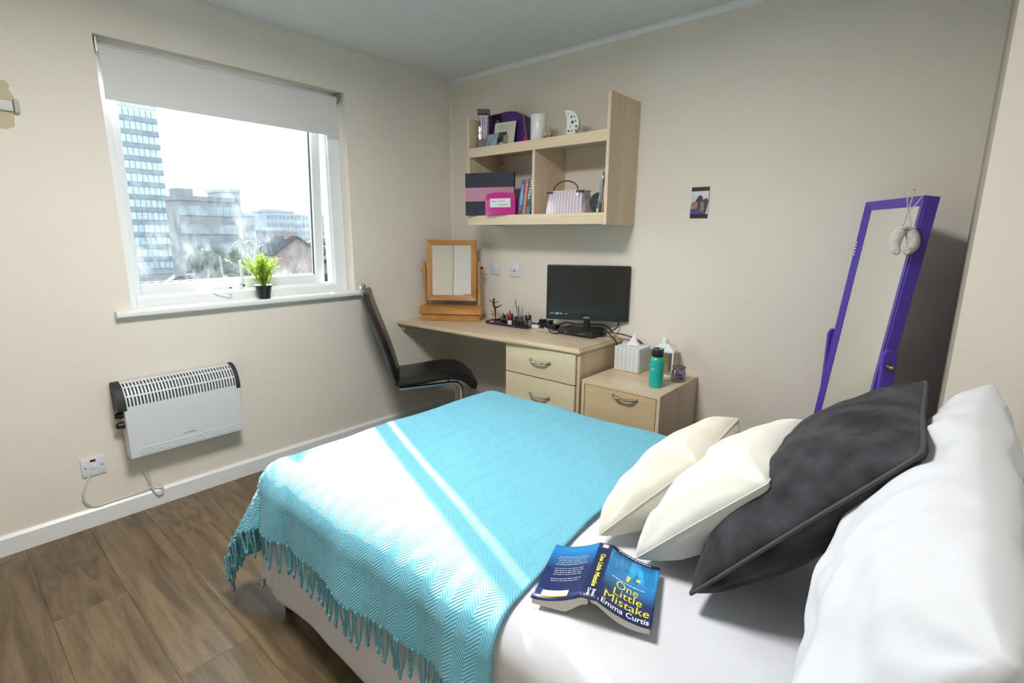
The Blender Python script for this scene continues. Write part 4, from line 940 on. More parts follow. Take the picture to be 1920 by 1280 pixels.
shelf_book('slate-blue slim book leaning against the right end of the shelf', 1.386, 0.013, 0.198, 0.14, math.radians(9), (0.10, 0.12, 0.20), 'slate', (0.55, 0.6, 0.65), y=-0.297, tsize=0.008, parts=((0.84, 0.92, (0.5, 0.52, 0.55)), (0.02, 0.1, (0.55, 0.55, 0.52))), group='slim books at the right end')
shelf_book('dark teal slim book second from the right end of the lower shelf', 1.401, 0.011, 0.150, 0.14, math.radians(6), (0.02, 0.05, 0.06), 'dark_teal', (0.5, 0.55, 0.5), y=-0.296, tsize=0.006, group='slim books at the right end')
shelf_book('thin orange book pressed against the shelf side panel', 1.4155, 0.007, 0.155, 0.14, math.radians(4), (0.52, 0.20, 0.05), 'amber', (0.6, 0.5, 0.3), y=-0.295, tsize=0.004, group='slim books at the right end')

# ------------------------------------------------------------------ PINE DRESSING MIRROR
vm = thing('dressing_mirror', 'orange pine swing mirror on a box base at the left end of the desk', 'mirror', (0.2425, -0.245, 0.7355), math.atan2(0.23, 0.335))
# local: x along the front, -y to the viewer
bm = B_(); prism(bm, [(-0.198, -0.052), (0.198, -0.052), (0.198, 0.052), (-0.198, 0.052)], 2, 0.0, 0.046); finish(bm, 'base_box', M['pine'], vm)
boxobj('base_drawer', M['pine'], vm, -0.185, 0.185, -0.056, -0.050, 0.004, 0.043, bevel=0.001)
bm = B_(); prof = [(-0.070, 0.046), (-0.072, 0.052), (-0.068, 0.060), (-0.050, 0.078), (-0.030, 0.092), (-0.005, 0.098), (0.052, 0.098), (0.055, 0.046)]
prism(bm, prof, 0, -0.212, 0.212, bevel=0.0015); finish(bm, 'base_lid', M['pine'], vm, True)
for s in (-1, 1):
    bm = B_(); pr = [(-0.012, 0.098), (-0.014, 0.16), (-0.010, 0.22), (-0.014, 0.30), (-0.014, 0.375), (-0.010, 0.392), (0.0, 0.400), (0.010, 0.392), (0.014, 0.375), (0.014, 0.30), (0.010, 0.22), (0.014, 0.16), (0.014, 0.098)]
    prism(bm, pr, 0, s * 0.188 - 0.009, s * 0.188 + 0.009, bevel=0.003); o = finish(bm, 'upright', M['pine_v'], vm, True); o.location = (0, 0.012, 0)
    bm = B_(); cyl(bm, (s * 0.198, 0.012, 0.335), (s * 0.214, 0.012, 0.335), 0.009, n=16); finish(bm, 'pivot_knob', M['pine'], vm, True)
tilt = Matrix.Translation((0, 0.012, 0.335)) @ Matrix.Rotation(math.radians(-4), 4, 'X')
def fr_mitre(parent, m1, m2, w, h, st, th, mtx, name='frame_rail'):
    """four mitred rails, chamfered towards the glass"""
    o_ = [(-w / 2, -h / 2), (w / 2, -h / 2), (w / 2, h / 2), (-w / 2, h / 2)]; i_ = [(-w / 2 + st, -h / 2 + st), (w / 2 - st, -h / 2 + st), (w / 2 - st, h / 2 - st), (-w / 2 + st, h / 2 - st)]
    for k in range(4):
        a, b_, c, d_ = o_[k], o_[(k + 1) % 4], i_[(k + 1) % 4], i_[k]
        bm = B_(); F_ = [bm.verts.new((p[0], -th / 2 * (1 if j < 2 else 0.35), p[1])) for j, p in enumerate((a, b_, c, d_))]; K_ = [bm.verts.new((p[0], th / 2, p[1])) for p in (a, b_, c, d_)]
        fs = [bm.faces.new(F_), bm.faces.new(K_[::-1])] + [bm.faces.new((F_[j], K_[j], K_[(j + 1) % 4], F_[(j + 1) % 4])) for j in range(4)]
        bmesh.ops.recalc_face_normals(bm, faces=fs); o = finish(bm, name, m1 if k % 2 == 0 else m2, parent); o.matrix_local = mtx
fr_mitre(vm, M['pine'], M['pine_v'], 0.338, 0.405, 0.036, 0.024, tilt)
o = boxobj('mirror_glass', M['mirror'], vm, -0.134, 0.134, -0.003, 0.003, -0.168, 0.168); o.matrix_local = tilt

# ------------------------------------------------------------------ COSMETICS TRAY
DZ = 0.7355
tr = thing('cosmetics_tray', 'dark purple tray holding the cosmetics between mirror and monitor', 'tray', (0.670, -0.112, DZ), math.radians(2))
bm = B_(); 
def rrect(w, h, r, n=5):
    out = []
    for cx, cy, a0 in ((w / 2 - r, h / 2 - r, 0), (-w / 2 + r, h / 2 - r, PI / 2), (-w / 2 + r, -h / 2 + r, PI), (w / 2 - r, -h / 2 + r, 1.5 * PI)):
        for k in range(n + 1): a = a0 + PI / 2 * k / n; out.append((cx + r * math.cos(a), cy + r * math.sin(a)))
    return out
M['traym'] = mat('dark_purple_plastic', (0.035, 0.010, 0.075), 0.35)
prism(bm, rrect(0.345, 0.15, 0.03), 2, 0.0, 0.004); finish(bm, 'tray_base', M['traym'], tr, True)
bm = B_(); rr_ = rrect(0.350, 0.156, 0.033); tube(bm, [(p[0], p[1], 0.009) for p in rr_], 0.006, 8, closed=True); finish(bm, 'tray_rim', M['traym'], tr, True)
TZ = DZ + 0.0042
# dancer figurine
bm = B_(); X0, Y0 = 0.555, -0.150
def lp(pts, rad): tube(bm, [(X0 + p[0], Y0 + p[1], TZ + p[2]) for p in pts], 0.003, 8, radii=rad)
lathe(bm, [(0, 0), (0.022, 0), (0.022, 0.005), (0.004, 0.009), (0, 0.009)], (X0, Y0, TZ), 18)
lp([(0, 0, 0.008), (0.004, 0, 0.05), (0.003, 0, 0.085), (-0.004, 0, 0.105)], [0.0022, 0.0042, 0.0055, 0.0065])
lp([(-0.004, 0, 0.100), (-0.010, 0, 0.118), (-0.011, 0, 0.132)], [0.0075, 0.0062, 0.0085])
lp([(-0.011, 0, 0.132), (-0.010, 0, 0.145)], [0.0085, 0.003])
lp([(-0.010, 0, 0.134), (-0.032, 0, 0.136), (-0.050, 0, 0.150)], [0.004, 0.0030, 0.0018]); lp([(-0.010, 0, 0.134), (0.014, 0, 0.136), (0.032, 0, 0.143)], [0.004, 0.003, 0.0018])
lp([(-0.002, 0, 0.10), (0.03, 0, 0.108), (0.060, 0, 0.126)], [0.0065, 0.004, 0.002])
bmesh.ops.create_icosphere(bm, subdivisions=2, radius=0.0085, matrix=Matrix.Translation((X0 - 0.010, Y0, TZ + 0.152)))
tag(finish(bm, 'figurine', mat('dark_bronze', (0.020, 0.012, 0.010), 0.35), None, True), 'dark dancer figurine with outstretched arms at the left of the cosmetics tray', 'figurine')
def bottle(name, label, cat, x, y, prof, m, cap=None, capm=None, n=18, z=TZ, group=None, extra=None):
    t = thing(name, label, cat, (x, y, z), 0, group)
    bm = B_(); lathe(bm, prof, n=n); finish(bm, 'bottle_body', m, t, True)
    if cap: bm = B_(); lathe(bm, cap, n=n); finish(bm, 'cap', capm, t, True)
    if extra: bm = B_(); lathe(bm, extra[0], n=n, cap=False); finish(bm, 'label', extra[1], t, True)
    return t
def cylp(r, z0, z1, e=0.0015): return [(0, z0), (r - e, z0), (r, z0 + e), (r, z1 - e), (r - e, z1), (0, z1)]
M['redcap'] = mat('red_plastic_cap', (0.50, 0.02, 0.05), 0.3); M['wht'] = mat('white_plastic', (0.76, 0.76, 0.77), 0.35); M['amber'] = mat('dark_red_varnish', (0.10, 0.01, 0.015), 0.15)
M['green'] = mat('green_plastic', (0.04, 0.30, 0.16), 0.4); M['smoke'] = mat('smoked_plastic', (0.05, 0.05, 0.06), 0.2); M['olive'] = glass_mat('pale_green_glass', (0.55, 0.60, 0.45), 0.4); M['gold'] = mat('pale_gold_metal', (0.70, 0.55, 0.28), 0.3, 1.0); M['bluegrey'] = mat('blue_grey_plastic', (0.15, 0.20, 0.22), 0.35)
bottle('serum_bottle', 'small dark red bottle with white collar and red dropper on the tray', 'bottle', 0.700, -0.165, cylp(0.014, 0, 0.058), M['amber'], [(0, .058), (0.012, .058), (0.012, .076), (0.007, .078), (0.006, .088), (0.003, .098), (0, .099)], M['redcap'], extra=([(0.0143, .004), (0.0143, .034)], M['wht']))
t = thing('bottle', 'white-capped pump bottle right behind the red dropper bottle', 'bottle', (0.690, -0.140, TZ)); bm = B_(); lathe(bm, cylp(0.012, 0, 0.072)); finish(bm, 'bottle_body', M['smoke'], t, True); bm = B_(); lathe(bm, cylp(0.013, 0.072, 0.092)); finish(bm, 'cap', M['wht'], t, True)
bottle('nail_varnish', 'tallest silver-capped varnish bottle in the cosmetics group', 'bottle', 0.815, -0.128, cylp(0.013, 0, 0.055), M['smoke'], cylp(0.010, 0.055, 0.095), mat('silver_cap', (0.62, 0.63, 0.64), 0.25, 0.6))
for i, (x, y) in enumerate(((0.745, -0.165), (0.772, -0.168), (0.798, -0.165))):
    bottle('nail_varnish', ('left', 'middle', 'right')[i] + ' one of three low black varnish bottles at the front of the tray', 'bottle', x, y, cylp(0.011, 0, 0.036), M['black'], cylp(0.0075, 0.036, 0.062), M['smoke'], group='black varnish bottles on the tray', n=12)
bottle('nail_varnish', 'pale green varnish bottle with a black cap, right of the black bottles', 'bottle', 0.826, -0.158, cylp(0.012, 0, 0.048), M['olive'], cylp(0.007, 0.048, 0.078), M['black'])
bottle('nail_varnish', 'blue-grey varnish bottle with a black cap at the right end of the tray', 'bottle', 0.838, -0.132, [(0, 0), (0.014, 0), (0.016, 0.01), (0.016, 0.035), (0.010, 0.046), (0, 0.046)], M['bluegrey'], cylp(0.0075, 0.046, 0.078), M['black'])
t = thing('brush_pot', 'clear pot of make-up brushes and pencils in the middle of the tray', 'pot', (0.742, -0.115, TZ))
bm = B_(); lathe(bm, [(0.024, 0), (0.026, 0.062), (0.024, 0.062), (0.022, 0.003)], n=24, cap=False); finish(bm, 'pot', M['glass'], t, True)
for i, (dx, dy, l, m_, r_) in enumerate(((-0.040, 0.0, 0.150, M['green'], 0.0035), (-0.012, 0.01, 0.125, mat('rose_handle', (0.55, 0.25, 0.25), 0.4), 0.003), (0.005, -0.01, 0.118, M['wht'], 0.003), (0.018, 0.005, 0.108, M['steel'], 0.0028), (0.034, 0, 0.112, M['wht'], 0.0025), (-0.024, 0.012, 0.11, M['black'], 0.003))):
    bm = B_(); tube(bm, [(dx * 0.15, dy * 0.3, 0.004), (dx, dy, l)], r_, 8, radii=[r_ * 0.7, r_]); cyl(bm, (dx, dy, l), (dx * 1.10, dy, l + 0.014), r_ * 1.2, r_ * 0.4, 8); finish(bm, 'make_up_brush', m_, t, True)
t = thing('organiser', 'low clear acrylic organiser with dark lipsticks at the left of the tray', 'organiser', (0.640, -0.118, TZ))
bm = B_(); box(bm, -0.045, 0.045, -0.026, -0.023, 0, 0.035); box(bm, -0.045, 0.045, 0.023, 0.026, 0, 0.05); box(bm, -0.045, -0.042, -0.023, 0.023, 0, 0.045); box(bm, 0.042, 0.045, -0.023, 0.023, 0, 0.045); box(bm, -0.042, 0.042, -0.023, 0.023, 0, 0.003); finish(bm, 'box_wall', M['glass'], t)
for k, (x, y, h_) in enumerate(((-0.030, -0.01, 0.066), (-0.014, -0.012, 0.058), (0.002, -0.010, 0.070), (0.018, -0.012, 0.060), (0.031, -0.01, 0.052), (-0.022, 0.010, 0.074), (0.010, 0.010, 0.08))):
    bm = B_(); lathe(bm, [(0, 0.003), (0.0065, 0.003), (0.0065, h_ * 0.6), (0.0055, h_ * 0.6), (0.0055, h_), (0, h_)], (x, y, 0), 10); finish(bm, 'lipstick', [M['smoke'], M['black'], M['steel'], M['traym'], M['smoke'], M['wht'], M['bluegrey']][k], t, True)
t = thing('earring_stand', 'small gold jewellery stand next to the pine mirror base', 'stand', (0.508, -0.118, DZ))
bm = B_(); lathe(bm, [(0, 0), (0.016, 0), (0.017, 0.004), (0.003, 0.010), (0.002, 0.075), (0, 0.076)], n=16); tube(bm, [(-0.02, 0, 0.068), (0.02, 0, 0.068)], 0.0018, 6)
for x in (-0.018, -0.008, 0.006, 0.017): bmesh.ops.create_icosphere(bm, subdivisions=1, radius=0.005, matrix=Matrix.Translation((x, -0.002, 0.055 - abs(x) * .3)))
finish(bm, 'stand', M['gold'], t, True)
bm = B_(); bmesh.ops.create_icosphere(bm, subdivisions=2, radius=0.011, matrix=Matrix.Translation((0.552, -0.183, DZ + 0.012)) @ Matrix.Diagonal((1.2, 1, 0.7, 1))); tag(finish(bm, 'compact', mat('pearly_cream_compact', (0.72, 0.70, 0.60), 0.15), None, True), 'tiny pearly round compact at the foot of the dancer figurine', 'compact')
# white charger lead and black power strip
bm = B_(); tube(bm, spline([(0.860, -0.115, DZ + 0.012), (0.905, -0.135, DZ + 0.010), (0.93, -0.165, DZ + 0.008), (0.98, -0.17, DZ + 0.006), (1.00, -0.14, DZ + 0.006), (0.95, -0.11, DZ + 0.006), (0.92, -0.09, DZ + .006)], 6), 0.0035, 8); box(bm, 0.845, 0.900, -0.135, -0.110, DZ + 0.001, DZ + 0.024, 0.004)
tag(finish(bm, 'phone_charger', M['wht'], None, True), 'white charger and coiled lead lying by the cosmetics tray', 'charger')
t = thing('plug_strip', 'short black power strip behind the white charger lead', 'power strip', (0.925, -0.055, DZ), math.radians(-4))
boxobj('strip_body', M['blackm'], t, -0.075, 0.075, -0.022, 0.022, 0.0, 0.030, bevel=0.003)
for x in (-0.045, 0.005): boxobj('plug', M['black'], t, x - 0.018, x + 0.018, -0.020, 0.020, 0.030, 0.052, bevel=0.003)

# ------------------------------------------------------------------ SET-TOP BOX, MONITOR, CABLES
t = thing('set_top_box', 'flat black set-top box under the monitor on the desk', 'box', (1.20, -0.105, DZ))
boxobj('casing', M['blackm'], t, -0.122, 0.115, -0.062, 0.078, 0.004, 0.036, bevel=0.003)
boxobj('front_panel', M['screen'], t, -0.118, 0.111, -0.0645, -0.061, 0.007, 0.033, bevel=0.001)
for x, c in ((-0.070, (0.5, 0.5, 0.5)), (0.030, (0.3, 0.3, 0.32)), (0.044, (0.3, 0.3, 0.32)), (0.058, (0.3, 0.3, 0.32))):
    boxobj('button', mat('grey_button', c, 0.4), t, x, x + 0.007, -0.0655, -0.064, 0.017, 0.022)
for x in (-0.105, 0.098):
    for y in (-0.045, 0.06): 
        bm = B_(); cyl(bm, (x, y, 0), (x, y, 0.005), 0.008, n=10); finish(bm, 'foot', M['black'], t)
BXZ = DZ + 0.036
tv = thing('television', 'small black flat-screen television on its stand over the set-top box', 'television', (1.235, -0.105, BXZ), math.atan2(0.215, 0.415))
bm = B_(); prism(bm, rrect(0.20, 0.125, 0.03), 2, 0.0005, 0.009, bevel=0.002); finish(bm, 'stand_base', M['black'], tv, True)
bm = B_(); cyl(bm, (0, 0.012, 0.008), (0, 0.012, 0.080), 0.019, 0.016, 20); finish(bm, 'stand_neck', M['black'], tv, True)
TX, TZ0, TZ1 = 0.234, 0.057, 0.371
boxobj('casing', M['blackm'], tv, -TX, TX, -0.018, 0.022, TZ0, TZ1, bevel=0.005)
boxobj('bezel', M['black'], tv, -TX, TX, -0.024, -0.017, TZ0, TZ1, bevel=0.003)
boxobj('screen', M['screen'], tv, -TX + 0.018, TX - 0.018, -0.0255, -0.0235, TZ0 + 0.038, TZ1 - 0.017)
boxobj('rear_bulge', M['blackm'], tv, -0.15, 0.15, 0.02, 0.045, TZ0 + 0.05, TZ1 - 0.06, bevel=0.01)
M['marks_b'] = mat('pale_blue_marks', (0.35, 0.55, 0.62), 0.3)  # small pale blue marks at the lower left of the screen
bm = B_(); box(bm, -0.212, -0.190, -0.0262, -0.0245, TZ0 + 0.0335, TZ0 + 0.0375); box(bm, -0.180, -0.158, -0.0262, -0.0245, TZ0 + 0.031, TZ0 + 0.0395); box(bm, -0.150, -0.142, -0.0262, -0.0245, TZ0 + 0.030, TZ0 + 0.040); box(bm, -0.128, -0.108, -0.0262, -0.0245, TZ0 + 0.0335, TZ0 + 0.0365); finish(bm, 'screen_marks', M['marks_b'], tv)
bm = B_()
for k in range(4): box(bm, -0.0155 + k * 0.0080, -0.0095 + k * 0.0080, -0.0248, -0.0240, TZ0 + 0.014, TZ0 + 0.020)
finish(bm, 'badge', mat('silver_print', (0.55, 0.6, 0.65), 0.3), tv)
M['cable'] = mat('black_cable_sheath', (0.015, 0.012, 0.012), 0.45)
cab = [
 ('black cable looping from the desk edge behind the tissue box', [(1.33, -0.08, DZ + 0.030), (1.40, -0.06, DZ + 0.030), (1.46, -0.04, DZ + 0.022), (1.53, -0.025, DZ + 0.000), (1.575, -0.02, DZ - 0.045), (1.58, -0.018, DZ - 0.090), (1.565, -0.015, 0.62)], 0.0042),
 ('black cable dropping off the desk corner to the tissue box', [(1.36, -0.10, DZ + 0.05), (1.40, -0.12, DZ + 0.030), (1.425, -0.11, DZ + 0.008), (1.44, -0.10, DZ - 0.03), (1.452, -0.08, 0.66), (1.456, -0.03, 0.60)], 0.0042),
 ('black cable rising from the set-top box to the back of the television', [(1.31, -0.05, DZ + 0.02), (1.36, -0.07, DZ + 0.03), (1.395, -0.03, DZ + 0.06), (1.385, 0.0 - .012, DZ + 0.10), (1.33, -0.04, DZ + 0.16)], 0.0036),
 ('black cable hanging in front of the desk clutter left of the set-top box', [(0.985, -0.14, DZ + 0.06), (1.00, -0.16, DZ + 0.025), (1.045, -0.19, DZ + 0.006), (1.085, -0.19, DZ + 0.006), (1.08, -0.14, DZ + 0.01)], 0.0034),
 ('thin black cable running up the left edge of the television', [(0.960, -0.06, DZ + 0.045), (0.985, -0.08, DZ + 0.09), (1.01, -0.15, DZ + 0.13), (1.02, -0.19, DZ + 0.20), (1.03, -0.20, DZ + 0.26)], 0.0026),
 ('black cable snaking under the television between stand and power strip', [(0.99, -0.06, DZ + 0.02), (1.05, -0.05, DZ + 0.05), (1.12, -0.03, DZ + 0.045), (1.20, -0.012, DZ + 0.052), (1.30, -0.02, DZ + 0.06), (1.38, -0.05, DZ + 0.035)], 0.0034)]
for lab, pts, r_ in cab:
    bm = B_(); tube(bm, spline(pts, 6), r_, 8); tag(finish(bm, 'cable', M['cable'], None, True), lab, 'cable', 'black cables around the television')

# ------------------------------------------------------------------ ON THE BEDSIDE CABINET
NZ = 0.5865
t = thing('tissue_box', 'white slatted tissue box cover with a tissue poking out', 'tissue box', (1.535, -0.110, NZ), math.radians(0))
t.location = (1.532, -0.098, NZ)
W2 = 0.072
boxobj('cover_body', M['wht'], t, -W2, W2, -0.066, 0.066, 0, 0.132, bevel=0.002)
M['paleblue'] = mat('white_painted_slat', (0.70, 0.74, 0.76), 0.5)
for k in range(6):
    x = -W2 + 0.012 + k * (2 * W2 - 0.024) / 5; boxobj('slat', M['paleblue'], t, x - 0.0105, x + 0.0105, -0.0695, -0.066, 0.001, 0.133, bevel=0.0012, seg=1)
for k in range(5):
    y = -0.052 + k * 0.026; boxobj('slat', M['paleblue'], t, W2, W2 + 0.0035, y - 0.011, y + 0.011, 0.001, 0.133, bevel=0.0012, seg=1)
boxobj('slot', M['black'], t, -0.034, 0.034, -0.010, 0.010, 0.132, 0.1335)
def tis(u, v):
    a = u * 2 * PI; k = 1 - v
    r_ = 0.006 + 0.028 * k ** 1.6; w = 1 + 0.35 * math.sin(3 * a + 2) * k + 0.2 * math.sin(5 * a)
    return Vector((r_ * w * math.cos(a) + 0.010 * v, r_ * 0.45 * w * math.sin(a), 0.133 + 0.066 * v + 0.006 * math.sin(2 * a) * v))
grid_obj('tissue', tis, 28, 12, mat('white_tissue', (0.80, 0.80, 0.84), 0.9), t, solid=0.0006)
# teal drinks bottle
t = thing('water_bottle', 'teal drinks bottle with a black flip cap at the front of the bedside cabinet', 'bottle', (1.778, -0.318, NZ))
M['teal'] = mat('teal_enamel', (0.012, 0.40, 0.34), 0.3)
bm = B_(); lathe(bm, [(0, 0), (0.030, 0), (0.034, 0.004), (0.0345, 0.125), (0.033, 0.137), (0.026, 0.146), (0.0, 0.146)], n=40); finish(bm, 'bottle_body', M['teal'], t, True)
bm = B_(); lathe(bm, [(0.0262, 0.1455), (0.0275, 0.149), (0.0262, 0.152)], n=32, cap=False); finish(bm, 'neck_ring', mat('lime_ring', (0.45, 0.48, 0.06), 0.4), t, True)
bm = B_(); lathe(bm, [(0, 0.150), (0.027, 0.150), (0.0285, 0.154), (0.0285, 0.186), (0.026, 0.190), (0.020, 0.187), (0, 0.184)], n=32); finish(bm, 'cap', M['black'], t, True)
bm = B_(); box(bm, -0.0285, -0.010, -0.021, -0.010, 0.183, 0.190, 0.002); box(bm, 0.008, 0.026, -0.006, 0.016, 0.186, 0.193, 0.002); finish(bm, 'flip_catch', mat('mint_plastic', (0.06, 0.55, 0.44), 0.4), t, True)
def wrapb(x0, z0, r_=0.0349, a0=-PI / 2 - 0.15): return lambda x, y: Vector((r_ * math.cos(a0 + (x + x0) / r_), r_ * math.sin(a0 + (x + x0) / r_), z0 + y))
text_obj('print_lettering', 'outh', 0.017, mat('pale_mint_print', (0.30, 0.70, 0.62), 0.4), wrapb(-0.010, 0.088), t, 0.0003, width=0.040)
bm = B_(); bmesh.ops.create_icosphere(bm, subdivisions=2, radius=0.005, matrix=Matrix.Translation(wrapb(-0.012, 0.112)(0, 0)) @ Matrix.Diagonal((1, 0.15, 1, 1))); finish(bm, 'print_emblem', mat('lime_print', (0.40, 0.60, 0.10), 0.4), t)
# white lantern
t = thing('lantern', 'white bird-cage style lantern with yellow candle behind the teal bottle', 'lantern', (1.712, -0.085, NZ), math.radians(10))
M['lant'] = mat('white_lacquered_tin', (0.80, 0.80, 0.80), 0.35)
boxobj('lantern_base', M['lant'], t, -0.058, 0.058, -0.045, 0.045, 0, 0.010, bevel=0.002)
for x in (-0.053, 0.053):
    for y in (-0.040, 0.040): boxobj('corner_post', M['lant'], t, x - 0.004, x + 0.004, y - 0.004, y + 0.004, 0.010, 0.135, bevel=0.001)
bm = B_(); bmesh.ops.create_cone(bm, cap_ends=True, segments=4, radius1=0.082, radius2=0.030, depth=0.034, matrix=Matrix.Translation((0, 0, 0.152)) @ Matrix.Diagonal((1.0, 0.8, 1, 1)) @ Matrix.Rotation(PI / 4, 4, 'Z')); box(bm, -0.058, 0.058, -0.045, 0.045, 0.128, 0.136, 0.001); finish(bm, 'lantern_roof', M['lant'], t)
bm = B_(); lathe(bm, cylp(0.018, 0.168, 0.190)); lathe(bm, [(0.012, 0.19), (0.010, 0.20), (0, 0.203)], n=18); finish(bm, 'chimney', M['lant'], t, True)
bm = B_(); tube(bm, [(0.018 * math.cos(a), 0, 0.205 + 0.018 * math.sin(a)) for a in [2 * PI * k / 20 for k in range(20)]], 0.002, 6, closed=True); finish(bm, 'ring', M['lant'], t, True)
boxobj('rear_panel', M['lant'], t, -0.049, 0.0, 0.038, 0.042, 0.010, 0.130)
bm = B_(); lathe(bm, cylp(0.022, 0.0105, 0.100)); finish(bm, 'candle', mat('yellow_wax', (0.72, 0.58, 0.03), 0.5), t, True)
boxobj('front_pane', M['glass'], t, -0.049, 0.049, -0.041, -0.039, 0.010, 0.128)
# lilac glass jar
t = thing('glass_jar', 'small lilac glass candle jar at the right of the bedside cabinet', 'candle', (1.822, -0.150, NZ))
prf = [(0.0, 0.0), (0.030, 0.0), (0.035, 0.005), (0.037, 0.020), (0.036, 0.042), (0.030, 0.058), (0.0285, 0.064), (0.033, 0.068), (0.034, 0.072), (0.031, 0.075), (0.027, 0.073), (0.0265, 0.062), (0.032, 0.050), (0.034, 0.040), (0.034, 0.012), (0.0, 0.006)]
bm = B_(); lathe(bm, prf, n=36); finish(bm, 'jar', M['purpleglass'], t, True)
bm = B_(); lathe(bm, [(0, 0.0065), (0.0325, 0.0125), (0.033, 0.026), (0, 0.026)], n=30); finish(bm, 'wax', mat('mauve_wax', (0.36, 0.22, 0.34), 0.5), t, True)
bm = B_(); pts = [(0.0318 * math.cos(2 * PI * k / 28), 0.0318 * math.sin(2 * PI * k / 28), 0.0715) for k in range(28)]; tube(bm, pts, 0.0026, 6, closed=True); finish(bm, 'rim_ring', mat('dull_purple_metal', (0.16, 0.12, 0.17), 0.3), t, True)
bm = B_(); lathe(bm, cylp(0.013, 0.026, 0.034)); finish(bm, 'burnt_wick', mat('dark_burnt_wax', (0.05, 0.035, 0.05), 0.6), t, True)
# ------------------------------------------------------------------ PURPLE STANDING MIRROR
cm = thing('standing_mirror', 'tall narrow purple-framed cheval mirror tilted back behind the bed', 'mirror', (2.57, -0.28, 0))
TL, TR_, BLc = Vector((2.520, -0.100, 1.443)), Vector((2.713, -0.400, 1.443)), Vector((2.436, -0.154, 0.425))
ax = (TR_ - TL).normalized(); az = (TL - BLc); az = (az - ax * az.dot(ax)).normalized(); ay = az.cross(ax).normalized()
wm = (TR_ - TL).length + 0.004; hm = 1.15
mt = Matrix((ax, ay, az)).transposed().to_4x4(); ctr = TL + ax * wm / 2 - az * hm / 2
mt = Matrix.Translation(ctr) @ mt
fr_mitre(cm, M['purple'], M['purple'], wm, hm, 0.032, 0.030, cm.matrix_basis.inverted() @ mt)
def loc(o, m_=None): o.matrix_local = cm.matrix_basis.inverted() @ (m_ if m_ is not None else mt); return o
o = boxobj('mirror_glass', M['mirror'], cm, -wm / 2 + 0.028, wm / 2 - 0.028, -0.004, 0.002, -hm / 2 + 0.028, hm / 2 - 0.028); loc(o)
o = boxobj('back_board', M['purple'], cm, -wm / 2 + 0.004, wm / 2 - 0.004, 0.010, 0.016, -hm / 2 + 0.004, hm / 2 - 0.004); loc(o)
for s in (-1, 1):     # side boards that give the stiles their depth
    o = boxobj('side_board', M['purple'], cm, s * wm / 2 - (0.0 if s < 0 else 0.0) - 0.002, s * wm / 2 + 0.004, -0.010, 0.030, -hm / 2, hm / 2, bevel=0.002); loc(o)
for k in range(5):
    o = boxobj('sticker_mark', M['wht'], cm, -wm / 2 + 0.004, -wm / 2 + 0.012, -0.0158, -0.0150, hm / 2 - 0.16 - k * 0.012, hm / 2 - 0.154 - k * 0.012); loc(o)
piv = ctr.copy()
for s in (-1, 1):
    px = piv + ax * s * (wm / 2 + 0.022); 
    b0 = Vector((px.x - 0.0, px.y, 0.0)); zt = px.z + 0.060
    pm = Matrix.Translation((px.x, px.y, 0)) @ Matrix.Rotation(math.atan2(ax.y, ax.x), 4, 'Z')
    bm = B_(); prof = [(-0.022, 0.03), (0.022, 0.03), (0.022, 0.45), (0.019, 0.62), (0.021, zt - 0.09), (0.022, zt - 0.02), (0.012, zt), (-0.012, zt), (-0.022, zt - 0.02), (-0.021, zt - 0.09), (-0.019, 0.62), (-0.022, 0.45)]
    prism(bm, prof, 0, -0.011, 0.011, bevel=0.003); o = finish(bm, 'post', M['purple'], cm, True); loc(o, pm)
    bm = B_(); cyl(bm, (s * 0.011, 0, px.z), (s * 0.020, 0, px.z), 0.012, 0.010, 16); bmesh.ops.create_icosphere(bm, subdivisions=2, radius=0.009, matrix=Matrix.Translation((s * 0.024, 0, px.z))); o = finish(bm, 'pivot_knob', mat('antique_brass', (0.45, 0.33, 0.14), 0.3, 1.0), cm, True); loc(o, pm)
    bm = B_(); prism(bm, [(-0.18, 0), (-0.18, 0.025), (-0.10, 0.045), (-0.025, 0.060), (0.025, 0.060), (0.10, 0.045), (0.18, 0.025), (0.18, 0)], 0, -0.012, 0.012, bevel=0.003); o = finish(bm, 'foot', M['purple'], cm, True); loc(o, pm)
bm = B_(); box(bm, -wm / 2 - 0.012, wm / 2 + 0.012, -0.010, 0.010, 0.10, 0.15, 0.003); o = finish(bm, 'cross_bar', M['purple'], cm, True); loc(o, Matrix.Translation((piv.x, piv.y, 0)) @ Matrix.Rotation(math.atan2(ax.y, ax.x), 4, 'Z'))
# knitted booties hanging from the top right corner
M['knit'] = mat('white_knitted_wool', (0.78, 0.76, 0.72), 0.95, bump=1.0, bscale=220)
bt = thing('knitted_booties', 'pair of tiny white knitted booties hung by a cord from the purple mirror', 'booties', (2.668, -0.425, 1.285))

for s in (-1, 1):
    bm = B_(); c0 = Vector((s * 0.017, -0.012 * (s < 0), 0))
    pts = [c0 + Vector((-s * 0.008, 0, 0.055)), c0 + Vector((-s * 0.002, 0, 0.040)), c0 + Vector((s * 0.006, 0, 0.018)), c0 + Vector((s * 0.007, -0.004, -0.004)), c0 + Vector((s * 0.000, -0.022, -0.018)), c0 + Vector((-s * 0.004, -0.040, -0.020))]
    pts = spline(pts, 5); n_ = len(pts)
    tube(bm, pts, 0.014, 14, radii=[0.0135 + 0.0055 * math.sin(PI * min(1, i / (n_ * 0.75))) - 0.006 * max(0, (i / n_ - 0.85) / 0.15) for i in range(n_)])
    finish(bm, 'bootie', M['knit'], bt, True)
    bm = B_(); cc = pts[0]; tube(bm, [cc + Vector((0.0150 * math.cos(a), 0.0150 * math.sin(a), 0)) for a in [2 * PI * k / 18 for k in range(18)]], 0.0050, 8, closed=True); finish(bm, 'cuff', M['knit'], bt, True)
bm = B_(); base = Vector((2.668, -0.425, 1.285))
